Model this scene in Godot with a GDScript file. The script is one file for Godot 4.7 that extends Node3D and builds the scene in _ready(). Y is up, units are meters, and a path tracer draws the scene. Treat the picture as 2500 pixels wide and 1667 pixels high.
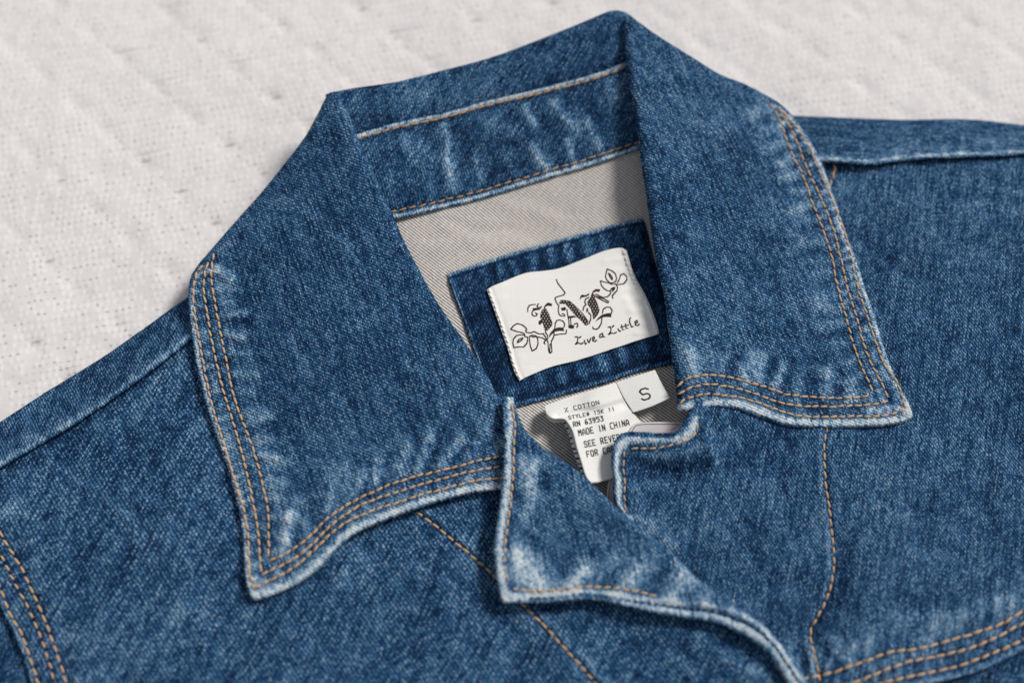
extends Node3D

# A denim jacket lying on a white woven blanket, seen from above at close range.
# Outlines are given as points of the photograph's plan (about 0.13 mm each) and turned into
# real places by at(): the point of that plan at a real height in millimetres.

const MM := 0.001
const VIEW_FOV := 29.0
const VIEW_TILT := 20.0
const VIEW_DISTANCE := 0.42
const TEXEL := 0.00013
const CELL := 0.0005

var eye: Vector3
var eye_basis: Basis
var tile: PackedByteArray
var tile2: PackedByteArray
var lining_lut: PackedInt32Array
var denim_lut: PackedInt32Array
var deep_lut: PackedInt32Array
var thread_materials: Array = []
var jacket: Node3D
var used_names := {}
var patchy := FastNoiseLite.new()

# ------------------------------------------------------------------ plan to place

func at(px: float, py: float, h: float) -> Vector3:
	var ty := tan(deg_to_rad(VIEW_FOV) * 0.5)
	var tx := ty * 1024.0 / 682.0
	var d := eye_basis * Vector3((px - 1250.0) / 1250.0 * tx, -(py - 833.5) / 833.5 * ty, -1.0)
	var t := (h * MM - eye.y) / d.y
	return eye + d * t


# ------------------------------------------------------------------ curves

func pts(a: Array) -> PackedVector2Array:
	var r := PackedVector2Array()
	for i in range(0, a.size(), 2):
		r.append(Vector2(a[i], a[i + 1]))
	return r


func dense(p: PackedVector2Array, step := 3.0) -> PackedVector2Array:
	# centripetal-like Catmull-Rom through p, sampled finely
	var r := PackedVector2Array()
	var n := p.size()
	if n == 2:
		var k := maxi(1, int(p[0].distance_to(p[1]) / step))
		for j in k + 1:
			r.append(p[0].lerp(p[1], float(j) / k))
		return r
	for i in n - 1:
		var a := p[maxi(i - 1, 0)]
		var b := p[i]
		var c := p[i + 1]
		var d := p[mini(i + 2, n - 1)]
		if i == 0: a = b * 2.0 - c
		if i == n - 2: d = c * 2.0 - b
		var l := b.distance_to(c)
		var m1 := (c - a) / maxf(1e-3, a.distance_to(b) + l) * l
		var m2 := (d - b) / maxf(1e-3, l + c.distance_to(d)) * l
		var k := maxi(1, int(l / step))
		for j in k:
			var t := float(j) / k
			var t2 := t * t
			var t3 := t2 * t
			r.append(b * (2 * t3 - 3 * t2 + 1) + m1 * (t3 - 2 * t2 + t) + c * (-2 * t3 + 3 * t2) + m2 * (t3 - t2))
	r.append(p[n - 1])
	return r


func length_of(p: PackedVector2Array) -> float:
	var s := 0.0
	for i in p.size() - 1:
		s += p[i].distance_to(p[i + 1])
	return s


func even(p: PackedVector2Array, n: int) -> PackedVector2Array:
	# n + 1 points at equal distances along a polyline
	var total := length_of(p)
	var r := PackedVector2Array()
	r.append(p[0])
	var i := 0
	var gone := 0.0
	for k in range(1, n):
		var want := total * k / n
		while i < p.size() - 2 and gone + p[i].distance_to(p[i + 1]) < want:
			gone += p[i].distance_to(p[i + 1])
			i += 1
		var l := p[i].distance_to(p[i + 1])
		r.append(p[i].lerp(p[i + 1], clampf((want - gone) / maxf(l, 1e-6), 0, 1)))
	r.append(p[p.size() - 1])
	return r


func side_curve(pieces: Array, n: int) -> PackedVector2Array:
	# a side made of smooth pieces that meet in corners
	var ds := []
	var total := 0.0
	for p in pieces:
		var d := dense(p)
		ds.append(d)
		total += length_of(d)
	var r := PackedVector2Array()
	var used := 0
	for k in ds.size():
		var m := n - used if k == ds.size() - 1 else clampi(int(round(n * length_of(ds[k]) / total)), 1, n - used - 1)
		used += m
		var e := even(ds[k], m)
		for i in e.size() - (0 if k == ds.size() - 1 else 1):
			r.append(e[i])
	return r


func side_length(pieces: Array) -> float:
	var total := 0.0
	for p in pieces:
		total += length_of(dense(p))
	return total


# ------------------------------------------------------------------ cloth

class Cloth:
	var title := ""
	var knots := PackedVector3Array()      # plan x, plan y, height in mm
	var weights := PackedFloat64Array()
	var origin := Vector2.ZERO             # corner of the raster on the ground, metres
	var cols := 0
	var rows := 0
	var relief := PackedFloat32Array()
	var wear := PackedFloat32Array()
	var ripple: FastNoiseLite
	var ripple_by := 0.0
	var under: Cloth                       # a cloth this one lies on
	var under_by := 0.0
	var grain := 0.0
	var lut := PackedInt32Array()
	var reverse := false
	var weave := 1.5
	var bump := 0.02
	var texel := 0.00009
	var box := Rect2()

	func fit() -> void:
		var n := knots.size()
		var m := n + 3
		var a := []
		for i in m:
			var row := PackedFloat64Array()
			row.resize(m + 1)
			a.append(row)
		for i in n:
			var p := Vector2(knots[i].x, knots[i].y) / 1000.0
			for j in n:
				var q := Vector2(knots[j].x, knots[j].y) / 1000.0
				var r2 := p.distance_squared_to(q)
				a[i][j] = (r2 * log(r2) if r2 > 1e-12 else 0.0) + (0.0015 if i == j else 0.0)
			a[i][n] = 1.0
			a[i][n + 1] = p.x
			a[i][n + 2] = p.y
			a[n][i] = 1.0
			a[n + 1][i] = p.x
			a[n + 2][i] = p.y
			a[i][m] = knots[i].z
		for c in m:
			var best := c
			for r in range(c + 1, m):
				if absf(a[r][c]) > absf(a[best][c]): best = r
			var t = a[c]
			a[c] = a[best]
			a[best] = t
			var pivot: float = a[c][c]
			for r in range(c + 1, m):
				var f: float = a[r][c] / pivot
				if f == 0.0: continue
				for k in range(c, m + 1):
					a[r][k] -= f * a[c][k]
		weights.resize(m)
		for c in range(m - 1, -1, -1):
			var s: float = a[c][m]
			for k in range(c + 1, m):
				s -= a[c][k] * weights[k]
			weights[c] = s / a[c][c]

	func base(px: float, py: float) -> float:
		var n := knots.size()
		var x := px / 1000.0
		var y := py / 1000.0
		var s := weights[n] + weights[n + 1] * x + weights[n + 2] * y
		for i in n:
			var dx := x - knots[i].x * 0.001
			var dy := y - knots[i].y * 0.001
			var r2 := dx * dx + dy * dy
			if r2 > 1e-12:
				s += weights[i] * r2 * log(r2)
		if under:
			s += under.base(px, py) + under_by
		if ripple:
			s += ripple.get_noise_2d(px, py) * ripple_by
		return s

	func look(grid: PackedFloat32Array, w: Vector3) -> float:
		var x := clampf((w.x - origin.x) / 0.0005, 0, cols - 1.01)
		var y := clampf((w.z - origin.y) / 0.0005, 0, rows - 1.01)
		var i := int(x)
		var j := int(y)
		var fx := x - i
		var fy := y - j
		var k := j * cols + i
		return lerpf(lerpf(grid[k], grid[k + 1], fx), lerpf(grid[k + cols], grid[k + cols + 1], fx), fy)


func height(c: Cloth, px: float, py: float) -> float:
	var b := c.base(px, py)
	return b + c.look(c.relief, at(px, py, b))


func on(c: Cloth, px: float, py: float, lift := 0.0) -> Vector3:
	return at(px, py, height(c, px, py) + lift)


func make_cloth(title: String, knots: Array, squash := 1.0, grain := 30.0, under: Cloth = null, under_by := 0.0) -> Cloth:
	var c := Cloth.new()
	c.title = title
	for i in range(0, knots.size(), 3):
		var h: float = knots[i + 2]
		if h > 10.0: h = 10.0 + (h - 10.0) * squash
		c.knots.append(Vector3(knots[i], knots[i + 1], h))
	c.fit()
	c.grain = deg_to_rad(grain)
	c.lut = denim_lut
	c.under = under
	c.under_by = under_by
	return c


func lay_out(c: Cloth, sides: Array, base_wear := 0.25, noise_wear := 0.12, noise_seed := 1) -> void:
	# the raster that carries relief and wear of a cloth
	var lo := Vector2(1e9, 1e9)
	var hi := -lo
	for side in sides:
		for p in side:
			for q in p:
				var b := c.base(q.x, q.y)
				var w := at(q.x, q.y, b)
				lo = lo.min(Vector2(w.x, w.z))
				hi = hi.max(Vector2(w.x, w.z))
	lo -= Vector2(0.005, 0.005)
	hi += Vector2(0.005, 0.005)
	c.box = Rect2(lo, hi - lo)
	c.origin = lo
	c.cols = int(ceil((hi.x - lo.x) / CELL)) + 2
	c.rows = int(ceil((hi.y - lo.y) / CELL)) + 2
	c.relief.resize(c.cols * c.rows)
	c.wear.resize(c.cols * c.rows)
	var n := FastNoiseLite.new()
	n.seed = noise_seed
	n.frequency = 0.055
	n.fractal_octaves = 4
	n.fractal_gain = 0.62
	for j in c.rows:
		for i in c.cols:
			c.wear[j * c.cols + i] = base_wear + noise_wear * (1.4 * n.get_noise_2d(i, j) + 1.9 * n.get_noise_2d(i * 0.2 + 900.0, j * 0.2))


func stroke(c: Cloth, line: PackedVector2Array, width: float, relief: float, wear: float, h_lift := 0.0) -> void:
	# a soft line of relief (mm) and wear along a plan polyline; width in plan units
	var w := width * 0.00013
	var reach := w * 2.0
	var p := PackedVector2Array()
	for q in line:
		var b := c.base(q.x, q.y)
		var g := at(q.x, q.y, b + h_lift)
		p.append((Vector2(g.x, g.z) - c.origin) / CELL)
	var lo := p[0]
	var hi := p[0]
	for q in p:
		lo = lo.min(q)
		hi = hi.max(q)
	var rc := reach / CELL
	var x0 := maxi(0, int(lo.x - rc))
	var y0 := maxi(0, int(lo.y - rc))
	var x1 := mini(c.cols - 1, int(hi.x + rc) + 1)
	var y1 := mini(c.rows - 1, int(hi.y + rc) + 1)
	if x1 < x0 or y1 < y0: return
	var nx := x1 - x0 + 1
	var near := PackedFloat32Array()
	near.resize(nx * (y1 - y0 + 1))
	near.fill(1e9)
	for s in p.size() - 1:
		var a := p[s]
		var b := p[s + 1]
		var ab := b - a
		var l2 := maxf(ab.length_squared(), 1e-9)
		for j in range(maxi(y0, int(minf(a.y, b.y) - rc)), mini(y1, int(maxf(a.y, b.y) + rc) + 1) + 1):
			for i in range(maxi(x0, int(minf(a.x, b.x) - rc)), mini(x1, int(maxf(a.x, b.x) + rc) + 1) + 1):
				var q := Vector2(i, j)
				var d := q.distance_squared_to(a + ab * clampf((q - a).dot(ab) / l2, 0.0, 1.0))
				var k := (j - y0) * nx + i - x0
				if d < near[k]: near[k] = d
	var wc := w / CELL
	for j in range(y0, y1 + 1):
		for i in range(x0, x1 + 1):
			var d := near[(j - y0) * nx + i - x0]
			if d < rc * rc:
				var f := exp(-d / (wc * wc))
				var k := j * c.cols + i
				c.relief[k] += relief * f
				c.wear[k] += wear * f * (1.0 + 0.45 * patchy.get_noise_2d(i, j))


func offset_line(line: PackedVector2Array, by: float) -> PackedVector2Array:
	var r := PackedVector2Array()
	for i in line.size():
		var t := (line[mini(i + 1, line.size() - 1)] - line[maxi(i - 1, 0)]).normalized()
		r.append(line[i] + Vector2(t.y, -t.x) * by)
	return r


func puckers(c: Cloth, line: PackedVector2Array, from: float, to: float, spacing: float, width: float, relief: float, wear: float, rng_seed: int, slant := 0.0, dark := 0.0) -> void:
	# short creases across a seam, from and to being distances to the side of the line
	var r := RandomNumberGenerator.new()
	r.seed = rng_seed
	var total := length_of(line)
	var e := even(line, maxi(2, int(total / 4.0)))
	var s := spacing * r.randf()
	while s < total:
		var i := clampi(int(s / total * (e.size() - 1)), 0, e.size() - 2)
		var t := (e[i + 1] - e[i]).normalized()
		var n := Vector2(t.y, -t.x)
		var k := r.randf_range(0.45, 1.15)
		var bend := t * (slant * (to - from) + r.randf_range(-0.2, 0.2) * absf(to - from))
		var a := e[i] + n * from
		var b := e[i] + n * lerpf(from, to, r.randf_range(0.55, 1.1)) + bend
		stroke(c, PackedVector2Array([a, a.lerp(b, 0.5) + t * r.randf_range(-3, 3), b]), width * r.randf_range(0.7, 1.2), relief * k, wear * k)
		if dark > 0.0:
			var o := t * spacing * 0.5
			stroke(c, PackedVector2Array([a + o, b + o]), width * 0.8, -relief * k, -dark * k)
		s += spacing * r.randf_range(0.65, 1.4)


const PROFILES := {
	"edge": [0, 0, 0.45, 0.04, 0.72, 0.14, 0.86, 0.36, 0.86, 0.66, 0.6, 0.92, 0.5, 1.08, 0.84, 1.2, 0.94, 1.5, 0.84, 1.9, 0.2, 2.05],
	"seam": [0, 0, 0.2, 0.03, 0.45, 0.14, 0.65, 0.33, 0.78, 0.6, 0.8, 0.9, 0.7, 1.2, 0.5, 1.4, 0.3, 1.5, 0.1, 1.55, -0.3, 1.6],
	"fold": [0, 0, 0.75, 0.12, 1.45, 0.5, 2.0, 1.1, 2.35, 1.8, 2.4, 2.5, 2.3, 3.2, 2.0, 3.8, 1.4, 4.4, 0.7, 4.8, -0.5, 5.0],
	"thin": [0, 0, 0.08, 0.02, 0.15, 0.06, 0.2, 0.12, 0.22, 0.2, 0.22, 0.26, 0.2, 0.32, 0.15, 0.36, 0.08, 0.4, 0.0, 0.42, -0.2, 0.42],
	"drop": [0, 0, 0.1, 0.1, 0.15, 0.2, 0.2, 0.4, 0.2, 0.6, 0.2, 0.8, 0.2, 1.0, 0.2, 1.2, 0.2, 1.4, 0.1, 1.6, -0.3, 1.8],
}
const INSET := {"edge": 0.9, "seam": 0.8, "fold": 2.4, "thin": 0.22, "drop": 0.2}


func numbered(called: String, parent: Node) -> String:
	var key := str(parent.get_instance_id()) + called
	var k: int = used_names.get(key, 0)
	used_names[key] = k + 1
	return called if k == 0 else "%s_%03d" % [called, k]


func put(called: String, mesh: Mesh, mat: Material, parent: Node) -> MeshInstance3D:
	var o := MeshInstance3D.new()
	o.name = numbered(called, parent)
	o.mesh = mesh
	if mat: o.material_override = mat
	parent.add_child(o, true)
	return o


func inset_of(e: Variant, f: float) -> float:
	if e is Array: return lerpf(INSET[e[0]], INSET[e[1]], smoothstep(0.6, 1.0, f)) / 0.13
	return INSET[e] / 0.13


func sew(c: Cloth, sides: Array, edges: Array, mat: Material, called: String, parent: Node, step := 5.0) -> MeshInstance3D:
	# sides: [v=0 along u, v=1 along u, u=0 along v, u=1 along v], each a list of smooth pieces
	var nu := maxi(4, int(maxf(side_length(sides[0]), side_length(sides[1])) / step))
	var nv := maxi(4, int(maxf(side_length(sides[2]), side_length(sides[3])) / step))
	var c0 := side_curve(sides[0], nu)
	var c1 := side_curve(sides[1], nu)
	var d0 := side_curve(sides[2], nv)
	var d1 := side_curve(sides[3], nv)
	var grid := PackedVector3Array()
	grid.resize((nu + 1) * (nv + 1))
	var p00 := c0[0]
	var p10 := c0[nu]
	var p01 := c1[0]
	var p11 := c1[nu]
	var ins := []
	for e in edges:
		ins.append(inset_of(e, 0.0))
	for i in nu + 1:
		var across := maxf(c0[i].distance_to(c1[i]), 60.0)
		for j in nv + 1:
			var along := maxf(d0[j].distance_to(d1[j]), 60.0)
			var u := lerpf(inset_of(edges[2], float(j) / nv) / along, 1.0 - ins[3] / along, float(i) / nu)
			var v := lerpf(ins[0] / across, 1.0 - ins[1] / across, float(j) / nv)
			var fi := clampf(u * nu, 0, nu - 0.001)
			var fj := clampf(v * nv, 0, nv - 0.001)
			var a := int(fi)
			var b := int(fj)
			var q0 := c0[a].lerp(c0[a + 1], fi - a)
			var q1 := c1[a].lerp(c1[a + 1], fi - a)
			var r0 := d0[b].lerp(d0[b + 1], fj - b)
			var r1 := d1[b].lerp(d1[b + 1], fj - b)
			var s := q0 * (1 - v) + q1 * v + r0 * (1 - u) + r1 * u - (p00 * (1 - u) * (1 - v) + p10 * u * (1 - v) + p01 * (1 - u) * v + p11 * u * v)
			grid[i * (nv + 1) + j] = on(c, s.x, s.y)
	var verts := grid.duplicate()
	var index := PackedInt32Array()
	var w := nv + 1
	var flip := Plane(grid[0], grid[w], grid[1]).normal.y < 0.0
	var mid := (nu / 2) * w + nv / 2
	flip = Plane(grid[mid], grid[mid + w], grid[mid + 1]).normal.y < 0.0
	for i in nu:
		for j in nv:
			var a := i * w + j
			if flip:
				index.append_array(PackedInt32Array([a, a + 1, a + w, a + 1, a + w + 1, a + w]))
			else:
				index.append_array(PackedInt32Array([a, a + w, a + 1, a + 1, a + w, a + w + 1]))
	# the rim, all the way round
	var ring := PackedInt32Array()
	var which := PackedInt32Array()
	for i in nu:
		ring.append(i * w)
		which.append(0)
	for j in nv:
		ring.append(nu * w + j)
		which.append(3)
	for i in range(nu, 0, -1):
		ring.append(i * w + nv)
		which.append(1)
	for j in range(nv, 0, -1):
		ring.append(j)
		which.append(2)
	var n := ring.size()
	var area := 0.0
	for k in n:
		var a := grid[ring[k]]
		var b := grid[ring[(k + 1) % n]]
		area += a.x * b.z - b.x * a.z
	var turn := 1.0 if area > 0.0 else -1.0
	var outs := PackedVector3Array()
	for k in n:
		var t := (grid[ring[(k + 2) % n]] - grid[ring[(k + n - 2) % n]])
		outs.append(Vector3(t.z, 0, -t.x).normalized() * turn)
	var last := ring
	var rim_plain := true
	var rag := FastNoiseLite.new()
	rag.seed = 77
	rag.frequency = 1.0
	for m in range(1, 11):
		var now := PackedInt32Array()
		for k in n:
			# blend the profile over a few vertices where two sides meet
			var e = edges[which[k]]
			now.append(verts.size())
			var f := smoothstep(0.6, 1.0, float(ring[k]) / nv)
			var o: float = lerpf(PROFILES[e[0]][m * 2], PROFILES[e[1]][m * 2], f) if e is Array else PROFILES[e][m * 2]
			var d: float = lerpf(PROFILES[e[0]][m * 2 + 1], PROFILES[e[1]][m * 2 + 1], f) if e is Array else PROFILES[e][m * 2 + 1]
			var p := grid[ring[k]]
			var rough := rag.get_noise_3d(p.x * 900.0, m * 0.35, p.z * 900.0) * 0.16 + rag.get_noise_3d(p.x * 260.0, m * 0.1 + 40.0, p.z * 260.0) * 0.14
			verts.append(p + outs[k] * ((o + rough * minf(1.0, o * 1.6)) * MM) + Vector3.DOWN * ((d + 0.6 * rough * minf(1.0, o)) * MM))
		if m == 1:
			var nn := Plane(verts[last[0]], verts[last[1]], verts[now[0]] + Vector3.DOWN * 0.0005).normal
			rim_plain = nn.dot(outs[0] + Vector3.UP) > 0.0
		for k in n:
			var k2 := (k + 1) % n
			if rim_plain:
				index.append_array(PackedInt32Array([last[k], last[k2], now[k], last[k2], now[k2], now[k]]))
			else:
				index.append_array(PackedInt32Array([last[k], now[k], last[k2], last[k2], now[k], now[k2]]))
		last = now
	# the underside, inside the last ring
	var under0 := verts.size()
	var du := maxi(1, nu / 24)
	var dv := maxi(1, nv / 24)
	var us := range(0, nu, du) + [nu]
	var vs := range(0, nv, dv) + [nv]
	var thick: float = PROFILES[edges[0]][21]
	for e in edges: thick = minf(thick, PROFILES[e[0] if e is Array else e][21])
	for i in us:
		for j in vs:
			verts.append(grid[i * w + j] + Vector3.DOWN * (thick * MM))
	for i in us.size() - 1:
		for j in vs.size() - 1:
			var a: int = under0 + i * vs.size() + j
			var b: int = a + vs.size()
			if flip:
				index.append_array(PackedInt32Array([a, b, a + 1, a + 1, b, b + 1]))
			else:
				index.append_array(PackedInt32Array([a, a + 1, b, a + 1, b + 1, b]))
	var uv := PackedVector2Array()
	for p in verts:
		uv.append((Vector2(p.x, p.z) - c.box.position) / c.box.size)
	var arrays := []
	arrays.resize(Mesh.ARRAY_MAX)
	arrays[Mesh.ARRAY_VERTEX] = verts
	arrays[Mesh.ARRAY_TEX_UV] = uv
	arrays[Mesh.ARRAY_INDEX] = index
	var st := SurfaceTool.new()
	st.create_from_arrays(arrays)
	st.generate_normals()
	return put(called, st.commit(), mat, parent)


# ------------------------------------------------------------------ what cloth is made of

func ramp(m: float) -> Color:
	var stops := [0.0, Color8(5, 12, 25), 0.14, Color8(11, 31, 58), 0.32, Color8(31, 71, 110), 0.5, Color8(69, 112, 149), 0.72, Color8(138, 168, 190), 1.0, Color8(222, 222, 218)]
	for i in range(0, stops.size() - 2, 2):
		if m <= stops[i + 2]:
			return (stops[i + 1] as Color).lerp(stops[i + 3], clampf((m - stops[i]) / (stops[i + 2] - stops[i]), 0, 1))
	return stops[stops.size() - 1]


func make_luts() -> void:
	denim_lut.resize(65536)
	deep_lut.resize(65536)
	lining_lut.resize(65536)
	for t in 256:
		for w in 256:
			var x := t / 255.0
			var y := w / 180.0
			var dark := 0.025 + 1.0 * pow(x, 1.22)
			var light := 0.14 + 0.94 * pow(x, 0.40)
			var c := ramp(minf(1.0, lerpf(dark, light, clampf(y * (0.5 + 1.5 * x), 0.0, 1.0)) + maxf(0.0, y - 1.0) * (0.15 + 0.9 * pow(x, 0.6))))
			denim_lut[t * 256 + w] = c.to_abgr32()
			deep_lut[t * 256 + w] = ramp(minf(1.0, lerpf(0.02 + 0.66 * pow(x, 1.25), light, clampf(y * (0.4 + 1.5 * x), 0.0, 1.0)))).to_abgr32()
			var l := Color8(88, 92, 99).lerp(Color8(236, 229, 219), x)
			l = l.lerp(Color8(206, 196, 184), 0.3 * minf(y, 1.0))
			lining_lut[t * 256 + w] = l.to_abgr32()


func make_tile() -> void:
	# one square of twill: slanting ranks of warp floats, each rubbed to a different degree
	var n := 1024
	var yarns := 284
	var picks := 300
	var r := RandomNumberGenerator.new()
	r.seed = 11
	var cloud := FastNoiseLite.new()
	cloud.seed = 4
	cloud.frequency = 0.05
	cloud.fractal_octaves = 3
	var cl := cloud.get_seamless_image(256, 256)
	cl.convert(Image.FORMAT_L8)
	var cld := cl.get_data()
	var ranks := picks / 2
	var slubs := FastNoiseLite.new()
	slubs.seed = 14
	slubs.frequency = 1.0
	slubs.fractal_octaves = 2
	var amp := PackedFloat32Array()
	for i in yarns:
		var yarn := r.randf_range(-0.06, 0.06)
		for f in ranks:
			var slub := 0.17 * slubs.get_noise_2d(i * 7.0, f * 0.09) + 0.16 * slubs.get_noise_2d(300.0 + i * 0.35, f * 0.018)
			var c := (cld[(f * 256 / ranks) * 256 + i * 256 / yarns] - 128) / 128.0
			var a := r.randf()
			a = 0.19 + 0.27 * a + 0.28 * pow(a, 4.0) + yarn + slub + 0.10 * c
			amp.append(clampf(a, 0.04, 1.0))
	tile.resize(n * n)
	tile2.resize(n * n)
	var sx := float(yarns) / n
	var sy := float(picks) / n
	var k := 0
	for y in n:
		var fy := y * sy
		for x in n:
			var fx := x * sx
			var i := int(fx)
			fx -= i
			var ph := (fy - i) * 0.25 + 400.0
			var f := int(ph)
			ph -= f
			var q := 2.0 * ph - 1.0
			q *= q
			var roundx := 2.0 * fx - 1.0
			roundx = 1.0 - 0.75 * roundx * roundx
			var a := amp[i * ranks + (f * 2 + (1 if ph > 0.5 else 0)) % ranks]
			var v := 0.03 + a * (1.0 - q * (0.35 + 0.65 * q)) * roundx
			tile[k] = clampi(int(v * 255.0), 0, 255)
			var p2 := absf(2.0 * fposmod((fy - x * sx) * 0.25, 1.0) - 1.0)
			var v2 := smoothstep(0.12, 0.62, p2 + 0.10 * roundx - 0.05) * (0.62 + 0.38 * roundx) * (0.86 + 0.3 * a)
			tile2[k] = clampi(int(v2 * 255.0), 0, 255)
			k += 1


func bake(c: Cloth) -> ImageTexture:
	var nx := mini(2048, int(c.box.size.x / c.texel))
	var ny := mini(2048, int(c.box.size.y / c.texel))
	var wi := Image.create_from_data(c.cols, c.rows, false, Image.FORMAT_RF, c.wear.to_byte_array())
	# the raster covers a little more than the box
	wi.resize(int(round(nx * c.cols * CELL / c.box.size.x)), int(round(ny * c.rows * CELL / c.box.size.y)), Image.INTERPOLATE_CUBIC)
	var wx := wi.get_width()
	var wd := wi.get_data().to_float32_array()
	var out := PackedInt32Array()
	out.resize(nx * ny)
	var k := c.texel / 0.00013 * c.weave
	var du := cos(c.grain) * k
	var dv := -sin(c.grain) * k
	var lut := c.lut
	var weave := tile2 if c.reverse else tile
	var o := 0
	var bx := c.box.position.x / 0.00013
	var wob := FastNoiseLite.new()
	wob.seed = 5
	wob.frequency = 0.006
	for y in ny:
		var u := 40000.0 + sin(c.grain) * k * y + bx + wob.get_noise_2d(0, y) * 3.0
		var v := 40000.0 + cos(c.grain) * k * y + wob.get_noise_2d(500, y) * 3.0
		var wrow := y * wx
		for x in nx:
			var w := int(wd[wrow + x] * 180.0)
			if w < 0: w = 0
			elif w > 255: w = 255
			out[o] = lut[(weave[((int(v) & 1023) << 10) | (int(u) & 1023)] << 8) | w]
			u += du
			v += dv
			o += 1
	var im := Image.create_from_data(nx, ny, false, Image.FORMAT_RGBA8, out.to_byte_array())
	im.convert(Image.FORMAT_RGB8)
	return ImageTexture.create_from_image(im)


func cloth_material(tex: ImageTexture, bump := 0.02, rough := 0.88) -> StandardMaterial3D:
	var m := StandardMaterial3D.new()
	m.albedo_texture = tex
	m.roughness = rough
	m.metallic_specular = 0.22
	m.texture_repeat = false
	if bump > 0.0:
		m.heightmap_enabled = true
		m.heightmap_texture = tex
		m.heightmap_scale = bump
	return m


# ------------------------------------------------------------------ stitches

func stitch_row(c: Cloth, parent: Node, line: PackedVector2Array, pitch := 23.0, fill := 0.86, radius := 0.34, tone := 0, rng_seed := 1) -> void:
	var r := RandomNumberGenerator.new()
	r.seed = rng_seed
	var total := length_of(line)
	var e := even(line, maxi(2, int(total / 2.0)))
	var verts := PackedVector3Array()
	var norms := PackedVector3Array()
	var index := PackedInt32Array()
	var s := 0.0
	var rings := 7
	var seg := 8
	while s < total - pitch * 0.5:
		var l := pitch * fill * r.randf_range(0.9, 1.08)
		var wob := r.randf_range(-0.9, 0.9)
		var skew := r.randf_range(-1.2, 1.2) + 0.9
		var places := PackedVector3Array()
		for k in rings:
			var f := float(k) / (rings - 1)
			var d := clampf((s + l * f) / total * (e.size() - 1), 0, e.size() - 1.001)
			var i := int(d)
			var q := e[i].lerp(e[i + 1], d - i)
			var t := (e[i + 1] - e[i]).normalized()
			q += Vector2(t.y, -t.x) * (wob + skew * (f - 0.5) * 2.0)
			var arch := 1.0 - pow(absf(2.0 * f - 1.0), 2.6)
			places.append(on(c, q.x, q.y, -0.42 + 0.66 * arch))
		for k in rings:
			var f := float(k) / (rings - 1)
			var t := (places[mini(k + 1, rings - 1)] - places[maxi(k - 1, 0)]).normalized()
			var side := t.cross(Vector3.UP).normalized()
			var up := side.cross(t).normalized()
			var rad := radius * MM * (0.55 + 0.45 * sqrt(maxf(0.0, 1.0 - pow(2.0 * f - 1.0, 2.0))))
			for g in seg:
				var a := TAU * g / seg
				var n := side * cos(a) + up * sin(a)
				verts.append(places[k] + n * rad * Vector3.ONE)
				norms.append(n)
			if k > 0:
				var b := verts.size() - 2 * seg
				for g in seg:
					var g2 := (g + 1) % seg
					index.append_array(PackedInt32Array([b + g, b + g2, b + seg + g, b + g2, b + seg + g2, b + seg + g]))
		s += pitch * r.randf_range(0.95, 1.05)
	if verts.is_empty(): return
	var arrays := []
	arrays.resize(Mesh.ARRAY_MAX)
	arrays[Mesh.ARRAY_VERTEX] = verts
	arrays[Mesh.ARRAY_NORMAL] = norms
	arrays[Mesh.ARRAY_INDEX] = index
	var m := ArrayMesh.new()
	m.add_surface_from_arrays(Mesh.PRIMITIVE_TRIANGLES, arrays)
	put("stitching", m, thread_materials[tone], parent)


func creases(c: Cloth, corner: Vector2, size: Vector2, count: int, angle: float, rng_seed: int) -> void:
	# soft shallow creases, rubbed a little paler on their crests
	var r := RandomNumberGenerator.new()
	r.seed = rng_seed
	for k in count:
		var p := corner + Vector2(r.randf() * size.x, r.randf() * size.y)
		var a := angle + r.randf_range(-0.5, 0.5)
		var l := r.randf_range(60, 190)
		var q := p + Vector2(cos(a), sin(a)) * l
		var bend := Vector2(-sin(a), cos(a)) * r.randf_range(-0.14, 0.14) * l
		var up := r.randf_range(0.15, 0.5)
		var w := r.randf_range(9, 18)
		var line := dense(PackedVector2Array([p, p.lerp(q, 0.5) + bend, q]))
		stroke(c, line, w, up, up * 0.22)
		stroke(c, offset_line(line, w * 1.5), w, -up * 0.7, -up * 0.16)


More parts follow.
